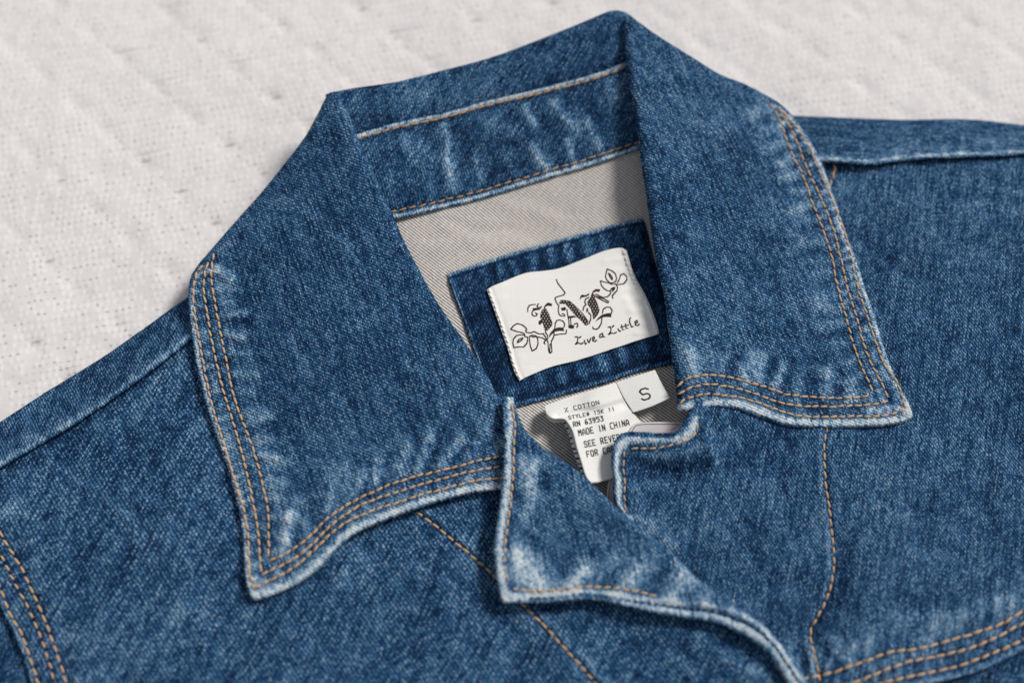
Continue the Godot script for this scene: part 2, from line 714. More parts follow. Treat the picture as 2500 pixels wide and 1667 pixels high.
func fray(c: Cloth, parent: Node, line: PackedVector2Array, count: int, longest: float, drop: float, rng_seed: int) -> void:
	# short loose fibres along a worn edge
	var r := RandomNumberGenerator.new()
	r.seed = rng_seed
	var total := length_of(line)
	var e := even(line, maxi(2, int(total / 3.0)))
	var verts := PackedVector3Array()
	var index := PackedInt32Array()
	for k in count:
		var i := r.randi_range(0, e.size() - 2)
		var t := (e[i + 1] - e[i]).normalized()
		var q := e[i] + Vector2(t.y, -t.x) * r.randf_range(-3.0, 3.0)
		var p := on(c, q.x, q.y, -r.randf_range(0.1, drop))
		var a := r.randf() * TAU
		var way := Vector3(cos(a), r.randf_range(-0.2, 0.5), sin(a)).normalized()
		var curl := Vector3(cos(a + 1.6), r.randf_range(-0.3, 0.3), sin(a + 1.6)) * r.randf_range(-0.5, 0.5)
		var l := longest * MM * r.randf_range(0.35, 1.0)
		var side := way.cross(Vector3.UP).normalized()
		var up := side.cross(way)
		var first := verts.size()
		for m in 4:
			var f := m / 3.0
			var rad := 0.042 * MM * (1.0 - 0.6 * f)
			var mid := p + way * l * f + curl * l * f * f
			for g in 3:
				verts.append(mid + (side * cos(TAU * g / 3.0) + up * sin(TAU * g / 3.0)) * rad)
		for m in 3:
			for g in 3:
				var b := first + m * 3
				var g2 := (g + 1) % 3
				index.append_array(PackedInt32Array([b + g, b + g2, b + 3 + g, b + g2, b + 3 + g2, b + 3 + g]))
	var arrays := []
	arrays.resize(Mesh.ARRAY_MAX)
	arrays[Mesh.ARRAY_VERTEX] = verts
	arrays[Mesh.ARRAY_INDEX] = index
	var st := SurfaceTool.new()
	st.create_from_arrays(arrays)
	st.generate_normals()
	var o := put("frayed_fibres", st.commit(), thread_materials[2], parent)
	o.set_meta("kind", "stuff")


func groove(c: Cloth, line: PackedVector2Array, relief := -0.42, wear := -0.36, width := 6.5) -> void:
	stroke(c, line, width, relief, wear)


# ------------------------------------------------------------------ the scene

func _ready() -> void:
	# camera
	var target := Vector3(0, 0.008, 0)
	var th := deg_to_rad(VIEW_TILT)
	eye = target + Vector3(0, cos(th), sin(th)) * VIEW_DISTANCE
	var cam := Camera3D.new()
	cam.name = "camera"
	add_child(cam)
	cam.look_at_from_position(eye, target, Vector3.UP)
	eye_basis = cam.basis
	var lens := CameraAttributesPhysical.new()
	lens.frustum_focal_length = 12.0 / tan(deg_to_rad(VIEW_FOV) * 0.5)
	lens.frustum_near = 0.01
	lens.frustum_far = 20.0
	lens.exposure_aperture = 3.4
	lens.frustum_focus_distance = VIEW_DISTANCE - 0.004
	cam.attributes = lens
	cam.fov = VIEW_FOV
	cam.near = 0.01
	cam.far = 20.0
	cam.current = true

	# sky and exposure
	var env := Environment.new()
	env.background_mode = Environment.BG_SKY
	var sky := Sky.new()
	var sm := ProceduralSkyMaterial.new()
	sm.sky_top_color = Color(0.70, 0.715, 0.75)
	sm.sky_horizon_color = Color(0.70, 0.70, 0.71)
	sm.ground_bottom_color = Color(0.30, 0.29, 0.28)
	sm.ground_horizon_color = Color(0.55, 0.55, 0.55)
	sm.sky_energy_multiplier = 0.58
	sky.sky_material = sm
	env.sky = sky
	env.tonemap_mode = Environment.TONE_MAPPER_LINEAR
	env.tonemap_exposure = 2.0
	env.sdfgi_enabled = true
	env.ssao_enabled = true
	env.ssil_enabled = true
	var we := WorldEnvironment.new()
	we.name = "daylight_sky"
	we.environment = env
	add_child(we)

	# hazy sun, high and from the upper right
	var sun := DirectionalLight3D.new()
	sun.name = "sun"
	sun.light_energy = 0.5
	sun.light_angular_distance = 14.0
	sun.light_color = Color(1.0, 0.98, 0.955)
	sun.shadow_enabled = true
	add_child(sun)
	sun.look_at_from_position(Vector3(0.74, 0.9, -0.46), Vector3.ZERO, Vector3.UP)

	patchy.seed = 23
	patchy.frequency = 0.24
	patchy.fractal_octaves = 2
	make_luts()
	make_tile()
	for k in 4:
		var m := StandardMaterial3D.new()
		m.albedo_color = [Color8(192, 160, 122), Color8(174, 138, 98), Color8(176, 190, 202), Color8(22, 34, 58)][k]
		m.roughness = 0.7
		m.metallic_specular = 0.3
		thread_materials.append(m)

	build_blanket()
	jacket = Node3D.new()
	jacket.name = "denim_jacket"
	jacket.set_meta("label", "blue denim jacket with worn pale edges, tan stitching and spread pointed collar")
	jacket.set_meta("category", "jacket")
	add_child(jacket)
	build_body()
	build_neck()
	build_hang_tag()
	build_collar()


# ------------------------------------------------------------------ blanket

func build_blanket() -> void:
	var n := 2048
	var im := Image.create(n, n, false, Image.FORMAT_RGBA8)
	im.fill(Color8(219, 216, 216))
	var r := RandomNumberGenerator.new()
	r.seed = 21
	# yarn streaks: cloudy tone along and across the weave
	for pass_ in 2:
		var f := FastNoiseLite.new()
		f.seed = 31 + pass_
		f.frequency = 0.02
		f.fractal_octaves = 4
		var im2 := f.get_image(n, 256) if pass_ == 0 else f.get_image(256, n)
		im2.convert(Image.FORMAT_RGBA8)
		im2.resize(n, n, Image.INTERPOLATE_CUBIC)
		var d := im2.get_data()
		for k in range(0, d.size(), 4):
			var v := d[k]
			d[k + 3] = absi(v - 128) / 9
			var tone := 252 if v > 128 else 150
			d[k] = tone
			d[k + 1] = tone - 2
			d[k + 2] = tone - 4
		im.blend_rect(Image.create_from_data(n, n, false, Image.FORMAT_RGBA8, d), Rect2i(0, 0, n, n), Vector2i.ZERO)
	var stamps := []
	for k in 24:
		var w := r.randi_range(5, 9) if k < 16 else r.randi_range(18, 28)
		var h := r.randi_range(4, 6) if k < 16 else (r.randi_range(7, 10) if k >= 20 else r.randi_range(4, 6))
		var tan_ := k >= 20
		var s := Image.create(w + 4, h + 8, false, Image.FORMAT_RGBA8)
		for y in s.get_height():
			for x in s.get_width():
				var dx := (x - (w + 3) * 0.5) / (w * 0.5)
				var lean := (x - (w + 3) * 0.5) * 0.2
				var dy := (y - (h + 7) * 0.5 + lean) / (h * 0.5)
				var a := exp(-1.3 * (dx * dx + dy * dy))
				var col := Color8(158, 138, 112) if tan_ else Color8(112, 110, 112)
				s.set_pixel(x, y, Color(col.r, col.g, col.b, a * (0.36 if k < 16 else (0.6 if tan_ else 0.18))))
		stamps.append(s)
	var faint := []
	for s in stamps:
		var q: Image = s.duplicate()
		for y in q.get_height():
			for x in q.get_width():
				var col := q.get_pixel(x, y)
				col.a *= 0.36
				q.set_pixel(x, y, col)
		faint.append(q)
	# rows of small gaps between the yarns, rising gently to the right
	var puff := Image.create(12, 18, false, Image.FORMAT_RGBA8)
	for y in 18:
		for x in 12:
			puff.set_pixel(x, y, Color(0.96, 0.955, 0.945, 0.42 * exp(-(pow((x - 5.5) / 4.0, 2.0) + pow((y - 8.5) / 6.0, 2.0)))))
	var slope := -0.19
	var row := -420.0
	while row < n + 40:
		var drift := r.randf_range(0, 14)
		var x := drift
		while x < n:
			var y := row + slope * (x - n) + r.randf_range(-1.2, 1.2) + 2.0 * sin(x * 0.01 + row * 0.02)
			var pick := r.randf()
			if pick < 0.66 and y > 0 and y < n:
				var set_: Array = stamps if pick < 0.16 else faint
				var s: Image = set_[r.randi_range(0, 15)]
				im.blend_rect(s, Rect2i(Vector2i.ZERO, s.get_size()), Vector2i(int(x), int(y)))
			if r.randf() < 0.7:
				im.blend_rect(puff, Rect2i(Vector2i.ZERO, puff.get_size()), Vector2i(int(x) + 4 + r.randi_range(-1, 1), int(y) - 9 + r.randi_range(-1, 1)))
			x += 13.4 + r.randf_range(-0.7, 0.7)
		row += 15.6
	# slubs on a slanting lattice, each with a thin shallow valley running down from it
	var la := Vector2(82, 72)
	var lb := Vector2(-91, 114)
	for i in range(-30, 40):
		for j in range(-4, 30):
			var f: Vector2 = la * i + lb * j + Vector2(r.randf_range(-6, 6), r.randf_range(-5, 5))
			if f.x < 4 or f.y < 4 or f.x > n - 44 or f.y > n - 44: continue
			var k := r.randf()
			if k < 0.85:
				var s: Image = (stamps if k < 0.45 else faint)[r.randi_range(20, 23)]
				im.blend_rect(s, Rect2i(Vector2i.ZERO, s.get_size()), Vector2i(f))
			for q in 6:
				if r.randf() < 0.3: continue
				var s: Image = (stamps if r.randf() < 0.3 else faint)[r.randi_range(0, 15)]
				var p := f + la * (0.25 + 0.11 * q) + Vector2(r.randf_range(-2, 2), r.randf_range(-2, 2))
				im.blend_rect(s, Rect2i(Vector2i.ZERO, s.get_size()), Vector2i(p))
			var streak := r.randf()
			for q in 4:
				if streak < 0.3: continue
				var s: Image = (stamps if streak > 0.75 else faint)[r.randi_range(16, 19)]
				var p := f + la * 0.82 + Vector2(14 * q, -2.9 * q)
				im.blend_rect(s, Rect2i(Vector2i.ZERO, s.get_size()), Vector2i(p))
	im.convert(Image.FORMAT_RGB8)
	var tex := ImageTexture.create_from_image(im)
	var m := StandardMaterial3D.new()
	m.albedo_texture = tex
	m.roughness = 0.95
	m.metallic_specular = 0.15
	m.heightmap_enabled = true
	m.heightmap_texture = tex
	m.heightmap_scale = 0.12
	# fine in the middle, coarser towards the far ends
	var lines := PackedFloat32Array()
	var g := -0.23
	while g <= 0.23:
		lines.append(g)
		g += 0.0013
	var far_lines := PackedFloat32Array()
	for q in range(24, 0, -1): far_lines.append(-0.23 - 0.02 * q)
	far_lines.append_array(lines)
	for q in range(1, 25): far_lines.append(0.23 + 0.02 * q)
	var k := far_lines.size() - 1
	var swell := FastNoiseLite.new()
	swell.seed = 3
	swell.frequency = 1.0
	var st := SurfaceTool.new()
	st.begin(Mesh.PRIMITIVE_TRIANGLES)
	var va := Vector2(82, 72)
	var vb := Vector2(-91, 114)
	var det := va.x * vb.y - va.y * vb.x
	for z in far_lines:
		for x in far_lines:
			var uv := Vector2(x / 0.3277 + 0.5, z / 0.3277 + 0.5)
			st.set_uv(uv)
			var t := uv * 2048.0
			var bb := (va.x * t.y - va.y * t.x) / det
			var off := absf(bb - round(bb)) * det / va.length() * 0.16
			var aa := (t.x * vb.y - t.y * vb.x) / det
			var along := 0.55 + 0.45 * sin(TAU * aa + 1.0)
			var h := -0.0008 + 0.0009 * swell.get_noise_2d(x * 20.0, z * 20.0) + 0.0002 * swell.get_noise_2d(x * 160.0, z * 160.0)
			st.add_vertex(Vector3(x, h - 0.00055 * along * exp(-off * off / 5.0), z))
	for j in k:
		for i in k:
			var a := j * (k + 1) + i
			for q in [a, a + 1, a + k + 1, a + 1, a + k + 2, a + k + 1]:
				st.add_index(q)
	st.generate_normals()
	var o := put("blanket", st.commit(), m, self)
	o.set_meta("label", "white woven blanket with rows of small gaps spread under the jacket")
	o.set_meta("category", "blanket")


# ------------------------------------------------------------------ jacket body

func build_body() -> void:
	# back, lying flat on the blanket
	var back := make_cloth("back", [0, 1200, 1.6, 2500, 1200, 1.6, 1300, 600, 1.8, 500, 900, 1.6, 2300, 500, 1.6])
	var bs := [[pts([-60, 1110, 300, 880, 700, 700, 1300, 560, 1900, 400, 2560, 330])], [pts([-60, 1720, 2560, 1720])], [pts([-60, 1110, -60, 1720])], [pts([2560, 330, 2560, 1720])]]
	back.texel = 0.0003
	lay_out(back, bs, 0.2, 0.1, 2)
	sew(back, bs, ["drop", "drop", "drop", "drop"], cloth_material(bake(back)), "back_panel", jacket, 24.0)

	# sleeve beyond the armhole seam, lower left
	var sl := make_cloth("sleeve", [-60, 1400, 3, -60, 1700, 3, 0, 1560, 3.6, 60, 1700, 3.6])
	var ss := [[pts([-90, 1330, -30, 1430, 10, 1490, 60, 1600, 90, 1667, 110, 1730])], [pts([-90, 1740, 100, 1740])], [pts([-90, 1330, -90, 1740])], [pts([110, 1730, 100, 1740])]]
	ss[1] = [pts([-140, 1330, -140, 1740])]
	ss[0] = [pts([-60, 1330, 20, 1480, 70, 1590, 110, 1740])]
	ss[2] = [pts([-60, 1330, -140, 1330])]
	ss[3] = [pts([110, 1740, -140, 1740])]
	lay_out(sl, ss, 0.12, 0.1, 7)
	sew(sl, ss, ["drop", "drop", "drop", "drop"], cloth_material(bake(sl)), "sleeve", jacket, 8.0)

	# lower front, right
	var lo := make_cloth("lower", [2100, 1700, 3.4, 2300, 1700, 3.4, 2500, 1620, 3.2, 2560, 1700, 3.2])
	var ls := [[pts([2060, 1680, 2270, 1650, 2400, 1610, 2560, 1530])], [pts([2060, 1740, 2560, 1740])], [pts([2060, 1680, 2060, 1740])], [pts([2560, 1530, 2560, 1740])]]
	lay_out(lo, ls, 0.08, 0.08, 9)
	stroke(lo, pts([2430, 1667, 2480, 1650, 2540, 1630]), 12.0, 0.3, 0.25)
	sew(lo, ls, ["drop", "drop", "drop", "drop"], cloth_material(bake(lo)), "lower_front_panel", jacket, 8.0)

	build_right_front()
	build_left_front()
	build_shoulders()


func build_left_front() -> void:
	var c := make_cloth("left_front", [0, 1141, 6.3, 204, 1021, 6.8, 401, 879, 7.0, 463, 830, 6.8, 300, 1200, 9, 500, 1300, 9, 800, 1500, 8, 300, 1550, 8, 1000, 1350, 8, 1150, 1300, 7,
		1300, 1550, 8, 1600, 1600, 8.4, 1780, 1560, 9.5, 1900, 1660, 11, 0, 1474, 6, 77, 1667, 6, 900, 1000, 7, 1250, 1010, 8, 130, 1450, 7.6])
	c.grain = deg_to_rad(19)
	c.ripple = FastNoiseLite.new()
	c.ripple.seed = 12
	c.ripple.frequency = 0.0042
	c.ripple_by = 1.4
	var sides := [
		[pts([-60, 1176, 0, 1141, 123, 1070, 204, 1021, 278, 971, 352, 916, 401, 879, 463, 830, 560, 790, 800, 860, 1050, 940, 1255, 1010])],
		[pts([95, 1725, 700, 1730, 1400, 1730, 1990, 1725])],
		[pts([-60, 1176, -45, 1330, 0, 1474, 45, 1572, 77, 1667, 95, 1725])],
		[pts([1255, 1010, 1400, 1250, 1600, 1420, 1740, 1492, 1795, 1515, 1845, 1560, 1900, 1635, 1990, 1725])],
	]
	lay_out(c, sides, 0.27, 0.13, 3)
	# armhole: three rows of stitches and a raised edge
	var ra := dense(pts([-30, 1250, 0, 1301, 18, 1331, 60, 1402, 98, 1489, 131, 1572, 161, 1667, 175, 1725]))
	var rb := dense(pts([-40, 1290, 0, 1352, 30, 1411, 71, 1489, 101, 1560, 134, 1667, 148, 1725]))
	var rc := dense(pts([-30, 1370, 0, 1435, 24, 1498, 54, 1551, 71, 1602, 92, 1667, 106, 1725]))
	var edge := dense(pts([-45, 1330, 0, 1474, 45, 1572, 77, 1667, 95, 1725]))
	for l in [ra, rb, rc]: groove(c, l)
	stroke(c, edge, 12.0, 0.35, 0.4)
	puckers(c, ra, 6, 70, 40, 11, 0.22, 0.28, 5)
	puckers(c, rb, 3, 20, 28, 8, 0.2, 0.2, 6)
	puckers(c, rc, 3, 26, 28, 8, 0.2, 0.22, 7)
	# dart
	var dart := dense(pts([940, 1190, 1017, 1250, 1060, 1280, 1106, 1320, 1152, 1357, 1207, 1406, 1276, 1475, 1322, 1521, 1364, 1567, 1410, 1617, 1452, 1667, 1500, 1725]))
	groove(c, dart, -0.5, -0.25, 6.0)
	stroke(c, offset_line(dart, 13.0), 9.0, 0.6, 0.2)
	stroke(c, offset_line(dart, -20.0), 11.0, 0.1, 0.07)
	# hollows and rubbed places
	stroke(c, pts([1480, 1540, 1640, 1640, 1760, 1720]), 40.0, -1.0, -0.08)
	stroke(c, pts([1770, 1600, 1850, 1640]), 16.0, 0.5, 0.28)
	stroke(c, pts([1740, 1560, 1830, 1610]), 13.0, -0.6, -0.1)
	stroke(c, pts([1700, 1640, 1790, 1700]), 14.0, 0.3, 0.16)
	stroke(c, pts([60, 1190, 30, 1260]), 40.0, 0.3, 0.14)
	stroke(c, pts([250, 1060, 330, 1010]), 26.0, 0.2, 0.14)
	stroke(c, pts([440, 870, 400, 960]), 26.0, 0.2, 0.12)
	stroke(c, dense(pts([-60, 1190, 123, 1084, 278, 985, 401, 893, 463, 844])), 9.0, -0.4, -0.12)
	stroke(c, pts([60, 1560, 180, 1640]), 50.0, 0.0, 0.10)
	creases(c, Vector2(60, 1100), Vector2(1100, 520), 15, 0.6, 401)
	creases(c, Vector2(1200, 1500), Vector2(560, 180), 7, 0.7, 402)
	# inner edge of the placket
	var pl := dense(pts([1858, 1563, 1877, 1590, 1908, 1644, 1950, 1725]))
	groove(c, pl)
	var o := sew(c, sides, ["drop", "drop", "edge", "drop"], cloth_material(bake(c)), "front_panel", jacket, 6.0)
	stitch_row(c, o, ra, 26, 0.82, 0.36, 0, 31)
	stitch_row(c, o, rb, 26, 0.66, 0.34, 0, 32)
	stitch_row(c, o, rc, 26, 0.82, 0.36, 0, 33)
	stitch_row(c, o, dart, 24, 0.86, 0.36, 0, 34)
	stitch_row(c, o, pl, 24, 0.8, 0.3, 1, 35)

	# the lapel: the top corner of the left front folded outwards
	var f := make_cloth("lapel", [1236, 985, 17, 1232, 1089, 16.5, 1227, 1207, 15.5, 1213, 1400, 15, 1230, 1464, 14.6, 1284, 1466, 14, 1418, 1456, 15, 1533, 1475, 14.2, 1686, 1502, 13.5, 1781, 1525, 13.5,
		1885, 1594, 14, 1927, 1663, 14, 1296, 1060, 16.5, 1378, 1124, 15.5, 1494, 1223, 15.5, 1609, 1322, 15, 1705, 1414, 14, 1770, 1479, 14.5, 1877, 1544, 15, 1954, 1651, 15, 1350, 1300, 13.4, 1450, 1370, 13.2])
	f.grain = deg_to_rad(-11)
	var fs := [
		[pts([1238, 968, 1241, 987, 1260, 1019, 1296, 1060, 1328, 1092, 1378, 1124, 1423, 1156, 1471, 1201, 1500, 1229, 1544, 1268, 1609, 1322, 1667, 1372, 1705, 1414, 1747, 1447, 1776, 1477, 1801, 1491, 1839, 1514, 1877, 1544, 1900, 1573, 1927, 1611, 1954, 1651, 2000, 1725])],
		[pts([1232, 968, 1233, 1028, 1232, 1089, 1230, 1153, 1224, 1217, 1214, 1280, 1208, 1341, 1213, 1399, 1219, 1437, 1228, 1466]), pts([1228, 1466, 1284, 1467, 1341, 1465, 1418, 1457, 1475, 1462, 1533, 1476, 1609, 1492, 1686, 1503, 1743, 1511, 1781, 1526, 1820, 1545, 1858, 1568, 1885, 1595, 1908, 1628, 1927, 1663, 1960, 1725])],
		[pts([1238, 968, 1232, 968])],
		[pts([2000, 1725, 1960, 1725])],
	]
	lay_out(f, fs, 0.36, 0.15, 14)
	var left_edge := dense(fs[1][0])
	var low_edge := dense(fs[1][1])
	stroke(f, offset_line(left_edge, 10.0), 10.5, 0.03, 1.4)
	stroke(f, offset_line(low_edge, 11.0), 12.0, 0.03, 1.45)
	puckers(f, offset_line(low_edge, 1.0), -2, 19, 11, 4, -0.07, -0.42, 145)
	puckers(f, offset_line(left_edge, 1.0), -2, 18, 12, 4, -0.06, -0.4, 146)
	var st := dense(pts([1250, 985, 1256, 1035, 1255, 1089, 1253, 1153, 1248, 1217, 1240, 1274, 1232, 1341, 1233, 1390, 1246, 1437]))
	var st2 := dense(pts([1246, 1437, 1303, 1443, 1360, 1439, 1418, 1433, 1475, 1433, 1514, 1437, 1552, 1444, 1600, 1455]))
	groove(f, st, -0.28, -0.36)
	groove(f, st2, -0.28, -0.36)
	# the dark line between the two edges of the placket
	var mid := dense(pts([1290, 1460, 1341, 1458, 1418, 1450, 1475, 1455, 1552, 1468, 1648, 1482, 1724, 1490, 1781, 1505, 1839, 1532, 1885, 1570, 1915, 1612, 1950, 1665, 1985, 1725]))
	groove(f, mid, -0.7, -0.9, 4.5)
	stroke(f, dense(pts([1560, 1456, 1648, 1468, 1724, 1476, 1785, 1488, 1839, 1514, 1880, 1548, 1905, 1582, 1935, 1628, 1985, 1715])), 7.0, 0.3, 0.6)
	# faded creases fanning in from the edge
	for s in [[1262, 1350, 1330, 1425, 26, 0.62], [1255, 1400, 1290, 1430, 20, 0.4], [1395, 1432, 1425, 1385, 18, 0.6], [1300, 1130, 1296, 1210, 17, 0.5], [1288, 1240, 1280, 1262, 13, 0.4], [1520, 1436, 1560, 1380, 20, 0.5], [1640, 1452, 1660, 1400, 20, 0.48], [1715, 1466, 1690, 1428, 16, 0.4], [1270, 1110, 1275, 1180, 12, 0.35], [1340, 1140, 1360, 1190, 14, 0.12], [1470, 1400, 1500, 1360, 14, 0.25]]:
		stroke(f, pts([s[0], s[1], s[2], s[3]]), s[4] * 1.05, 0.7, s[5] * 1.5)
	for s in [[1340, 1420, 1390, 1360, 15], [1480, 1420, 1510, 1395, 16], [1590, 1440, 1620, 1390, 16], [1290, 1300, 1310, 1340, 13], [1325, 1150, 1322, 1185, 11], [1690, 1450, 1700, 1440, 10], [1266, 1210, 1270, 1225, 9]]:
		stroke(f, pts([s[0], s[1], s[2], s[3]]), s[4], -0.6, -0.3)
	puckers(f, offset_line(low_edge, 14.0), 10, 60, 52, 10, 0.2, 0.18, 41)
	var fo := sew(f, fs, ["fold", "edge", "thin", "thin"], cloth_material(bake(f)), "lapel", jacket, 4.5)
	fray(f, fo, left_edge, 260, 0.8, 1.2, 301)
	fray(f, fo, low_edge, 420, 0.8, 1.4, 302)
	stitch_row(f, fo, mid, 17, 0.8, 0.26, 3, 38)
	stitch_row(f, fo, st, 22, 0.86, 0.36, 0, 36)
	stitch_row(f, fo, st2, 23, 0.82, 0.36, 0, 37)


func build_right_front() -> void:
	var c := make_cloth("right_front", [1519, 1067, 15, 1614, 1057, 15.5, 1690, 1035, 16, 1496, 1137, 14, 1503, 1226, 12, 1545, 1150, 11.0, 1560, 1205, 11.2, 1640, 1215, 10.6, 1640, 1158, 9.5, 1640, 1100, 14.6, 1560, 1108, 13.8, 1720, 1095, 14.0, 1720, 1150, 10.6, 1800, 1165, 10.2,
		1800, 1030, 12.5, 1750, 1250, 9.6, 1600, 1350, 8.5, 1800, 1500, 7.5, 2000, 1300, 9, 2035, 1397, 8.6, 1979, 1539, 6.6, 2200, 1200, 9.5, 2400, 900, 9, 2300, 600, 9, 2100, 420, 7.2, 2500, 400, 7.2, 2450, 1320, 7.4, 2300, 1470, 9.6, 2480, 1430, 9.0,
		2150, 1590, 8.4, 2500, 1545, 7.6, 2000, 1667, 7.2, 1850, 1400, 8.2, 1900, 700, 8])
	c.grain = deg_to_rad(13)
	c.ripple = FastNoiseLite.new()
	c.ripple.seed = 17
	c.ripple.frequency = 0.0045
	c.ripple_by = 1.3
	var sides := [
		[pts([1506, 1076, 1519, 1060, 1535, 1053, 1567, 1053, 1614, 1056, 1653, 1053, 1672, 1038, 1680, 1018]), pts([1680, 1018, 1760, 900, 1900, 600, 1990, 400]), pts([1990, 400, 2053, 398, 2120, 404, 2209, 393, 2343, 385, 2432, 383, 2560, 373])],
		[pts([1930, 1735, 2060, 1705, 2279, 1667, 2402, 1632, 2500, 1585, 2570, 1548])],
		[pts([1506, 1076, 1498, 1100, 1496, 1137, 1501, 1169, 1501, 1201, 1505, 1230, 1528, 1260, 1620, 1360, 1760, 1500, 1930, 1735])],
		[pts([2560, 373, 2570, 1548])],
	]
	lay_out(c, sides, 0.27, 0.13, 4)
	# lapel corner
	var top := dense(sides[0][0])
	stroke(c, offset_line(top, -18.0), 11.5, 0.4, 1.3)
	stroke(c, dense(pts([1535, 1060, 1567, 1061, 1614, 1063, 1640, 1062])), 4.5, -0.5, -0.6)
	var left := dense(pts([1512, 1080, 1505, 1105, 1503, 1137, 1507, 1169, 1508, 1201, 1512, 1236, 1535, 1264]))
	stroke(c, left, 8.0, 0.2, 1.15)
	var st1 := dense(pts([1540, 1095, 1576, 1095, 1614, 1092, 1653, 1083, 1681, 1073, 1700, 1054, 1703, 1030]))
	var st2 := dense(pts([1524, 1100, 1522, 1146, 1525, 1185, 1524, 1217, 1530, 1258]))
	groove(c, st1, -0.5, -0.35)
	groove(c, st2, -0.5, -0.35)
	stroke(c, pts([1570, 1110, 1640, 1112, 1710, 1090]), 14.0, 0.4, 0.3)
	stroke(c, dense(pts([1545, 1128, 1590, 1148, 1650, 1156])), 11.0, -1.1, -0.12)
	stroke(c, dense(pts([1590, 1148, 1650, 1154, 1715, 1146])), 20.0, -0.6, -0.08)
	stroke(c, dense(pts([1680, 1152, 1740, 1142, 1790, 1126])), 26.0, -0.5, -0.05)
	stroke(c, pts([1540, 1190, 1620, 1180]), 22.0, 0.5, 0.2)
	stroke(c, pts([1555, 1260, 1640, 1330]), 20.0, 0.3, 0.3)
	stroke(c, dense(pts([1722, 1030, 1728, 1080, 1745, 1130])), 13.0, 1.0, 0.3)
	stroke(c, dense(pts([1700, 1060, 1706, 1095])), 10.0, -0.3, -0.05)
	stroke(c, dense(pts([1752, 1030, 1762, 1090])), 11.0, -0.4, -0.06)
	stroke(c, dense(pts([1800, 1030, 1815, 1090])), 12.0, -0.5, -0.05)
	stroke(c, pts([1765, 1010, 1780, 1060]), 13.0, 0.3, 0.22)
	stroke(c, pts([1600, 1100, 1640, 1140]), 9.0, 0.2, 0.15)
	# front edge stitching, standing up at its foot
	var v := dense(pts([2025, 990, 2019, 1042, 2012, 1095, 2015, 1169, 2026, 1255, 2035, 1354, 2035, 1397, 2019, 1459, 1995, 1508, 1979, 1539, 1982, 1576, 1995, 1625, 2003, 1690]))
	groove(c, v, -0.55, -0.3, 5.5)
	stroke(c, offset_line(v, -14.0), 8.0, 0.5, 0.3)
	stroke(c, dense(pts([2060, 1340, 2050, 1410, 2010, 1480, 1965, 1530, 1900, 1545])), 22.0, -0.9, -0.12)
	stroke(c, pts([1920, 1580, 1940, 1660]), 13.0, 0.6, 0.26)
	stroke(c, pts([2030, 1560, 2060, 1620]), 15.0, 0.6, 0.32)
	stroke(c, pts([1960, 1590, 1965, 1640]), 9.0, -0.4, -0.2)
	# yoke seam, lower right
	var r1 := dense(pts([1900, 1672, 1958, 1659, 2032, 1641, 2124, 1610, 2174, 1591, 2248, 1582, 2340, 1557, 2433, 1527, 2500, 1490, 2560, 1455]))
	var r2 := dense(pts([2000, 1690, 2081, 1667, 2155, 1638, 2217, 1616, 2309, 1598, 2402, 1570, 2500, 1520, 2560, 1490]))
	var r3 := dense(pts([2080, 1693, 2155, 1667, 2217, 1653, 2340, 1625, 2433, 1591, 2500, 1561, 2560, 1530]))
	for l in [r1, r2, r3]: groove(c, l, -0.45, -0.3)
	stroke(c, dense(pts([2060, 1700, 2279, 1660, 2402, 1625, 2500, 1578, 2570, 1540])), 8.0, 0.3, 0.5)
	puckers(c, r1, 5, 60, 46, 12, 0.35, 0.42, 51, 0.5)
	puckers(c, r2, 4, 22, 30, 9, 0.3, 0.42, 52)
	puckers(c, r3, 4, 22, 30, 9, 0.3, 0.39, 53)
	stroke(c, dense(pts([2080, 1560, 2180, 1525, 2320, 1500, 2440, 1465, 2520, 1430])), 22.0, 0.9, 0.22)
	stroke(c, pts([2160, 1500, 2260, 1505]), 18.0, 0.4, 0.18)
	stroke(c, dense(pts([2200, 1470, 2340, 1455, 2440, 1450, 2560, 1440])), 13.0, -0.7, -0.1)
	creases(c, Vector2(1560, 1180), Vector2(420, 300), 7, 1.2, 403)
	creases(c, Vector2(2050, 450), Vector2(420, 1000), 13, 0.5, 404)
	# shoulder: a small dip where the collar stitching meets the seam
	stroke(c, pts([2053, 405, 2060, 430, 2110, 440]), 12.0, -0.8, -0.05)
	stroke(c, dense(pts([2000, 412, 2090, 418, 2209, 407, 2343, 399, 2560, 388])), 9.0, -0.5, -0.12)
	var o := sew(c, sides, ["edge", "edge", "edge", "drop"], cloth_material(bake(c)), "front_panel", jacket, 6.0)
	fray(c, o, top, 160, 0.8, 1.2, 303)
	stitch_row(c, o, st1, 22, 0.82, 0.3, 0, 61)
	stitch_row(c, o, st2, 22, 0.82, 0.3, 0, 62)
	stitch_row(c, o, v, 23, 0.86, 0.36, 0, 63)
	stitch_row(c, o, r1, 27, 0.92, 0.4, 0, 64)
	stitch_row(c, o, r2, 27, 0.92, 0.4, 0, 65)
	stitch_row(c, o, r3, 27, 0.92, 0.4, 0, 66)
	# bar tack and stitches beside the right collar leaf
	var t := dense(pts([2036, 400, 2039, 412, 2032, 432, 2026, 455, 2034, 490]))
	stitch_row(c, o, t, 20, 0.95, 0.42, 1, 67)


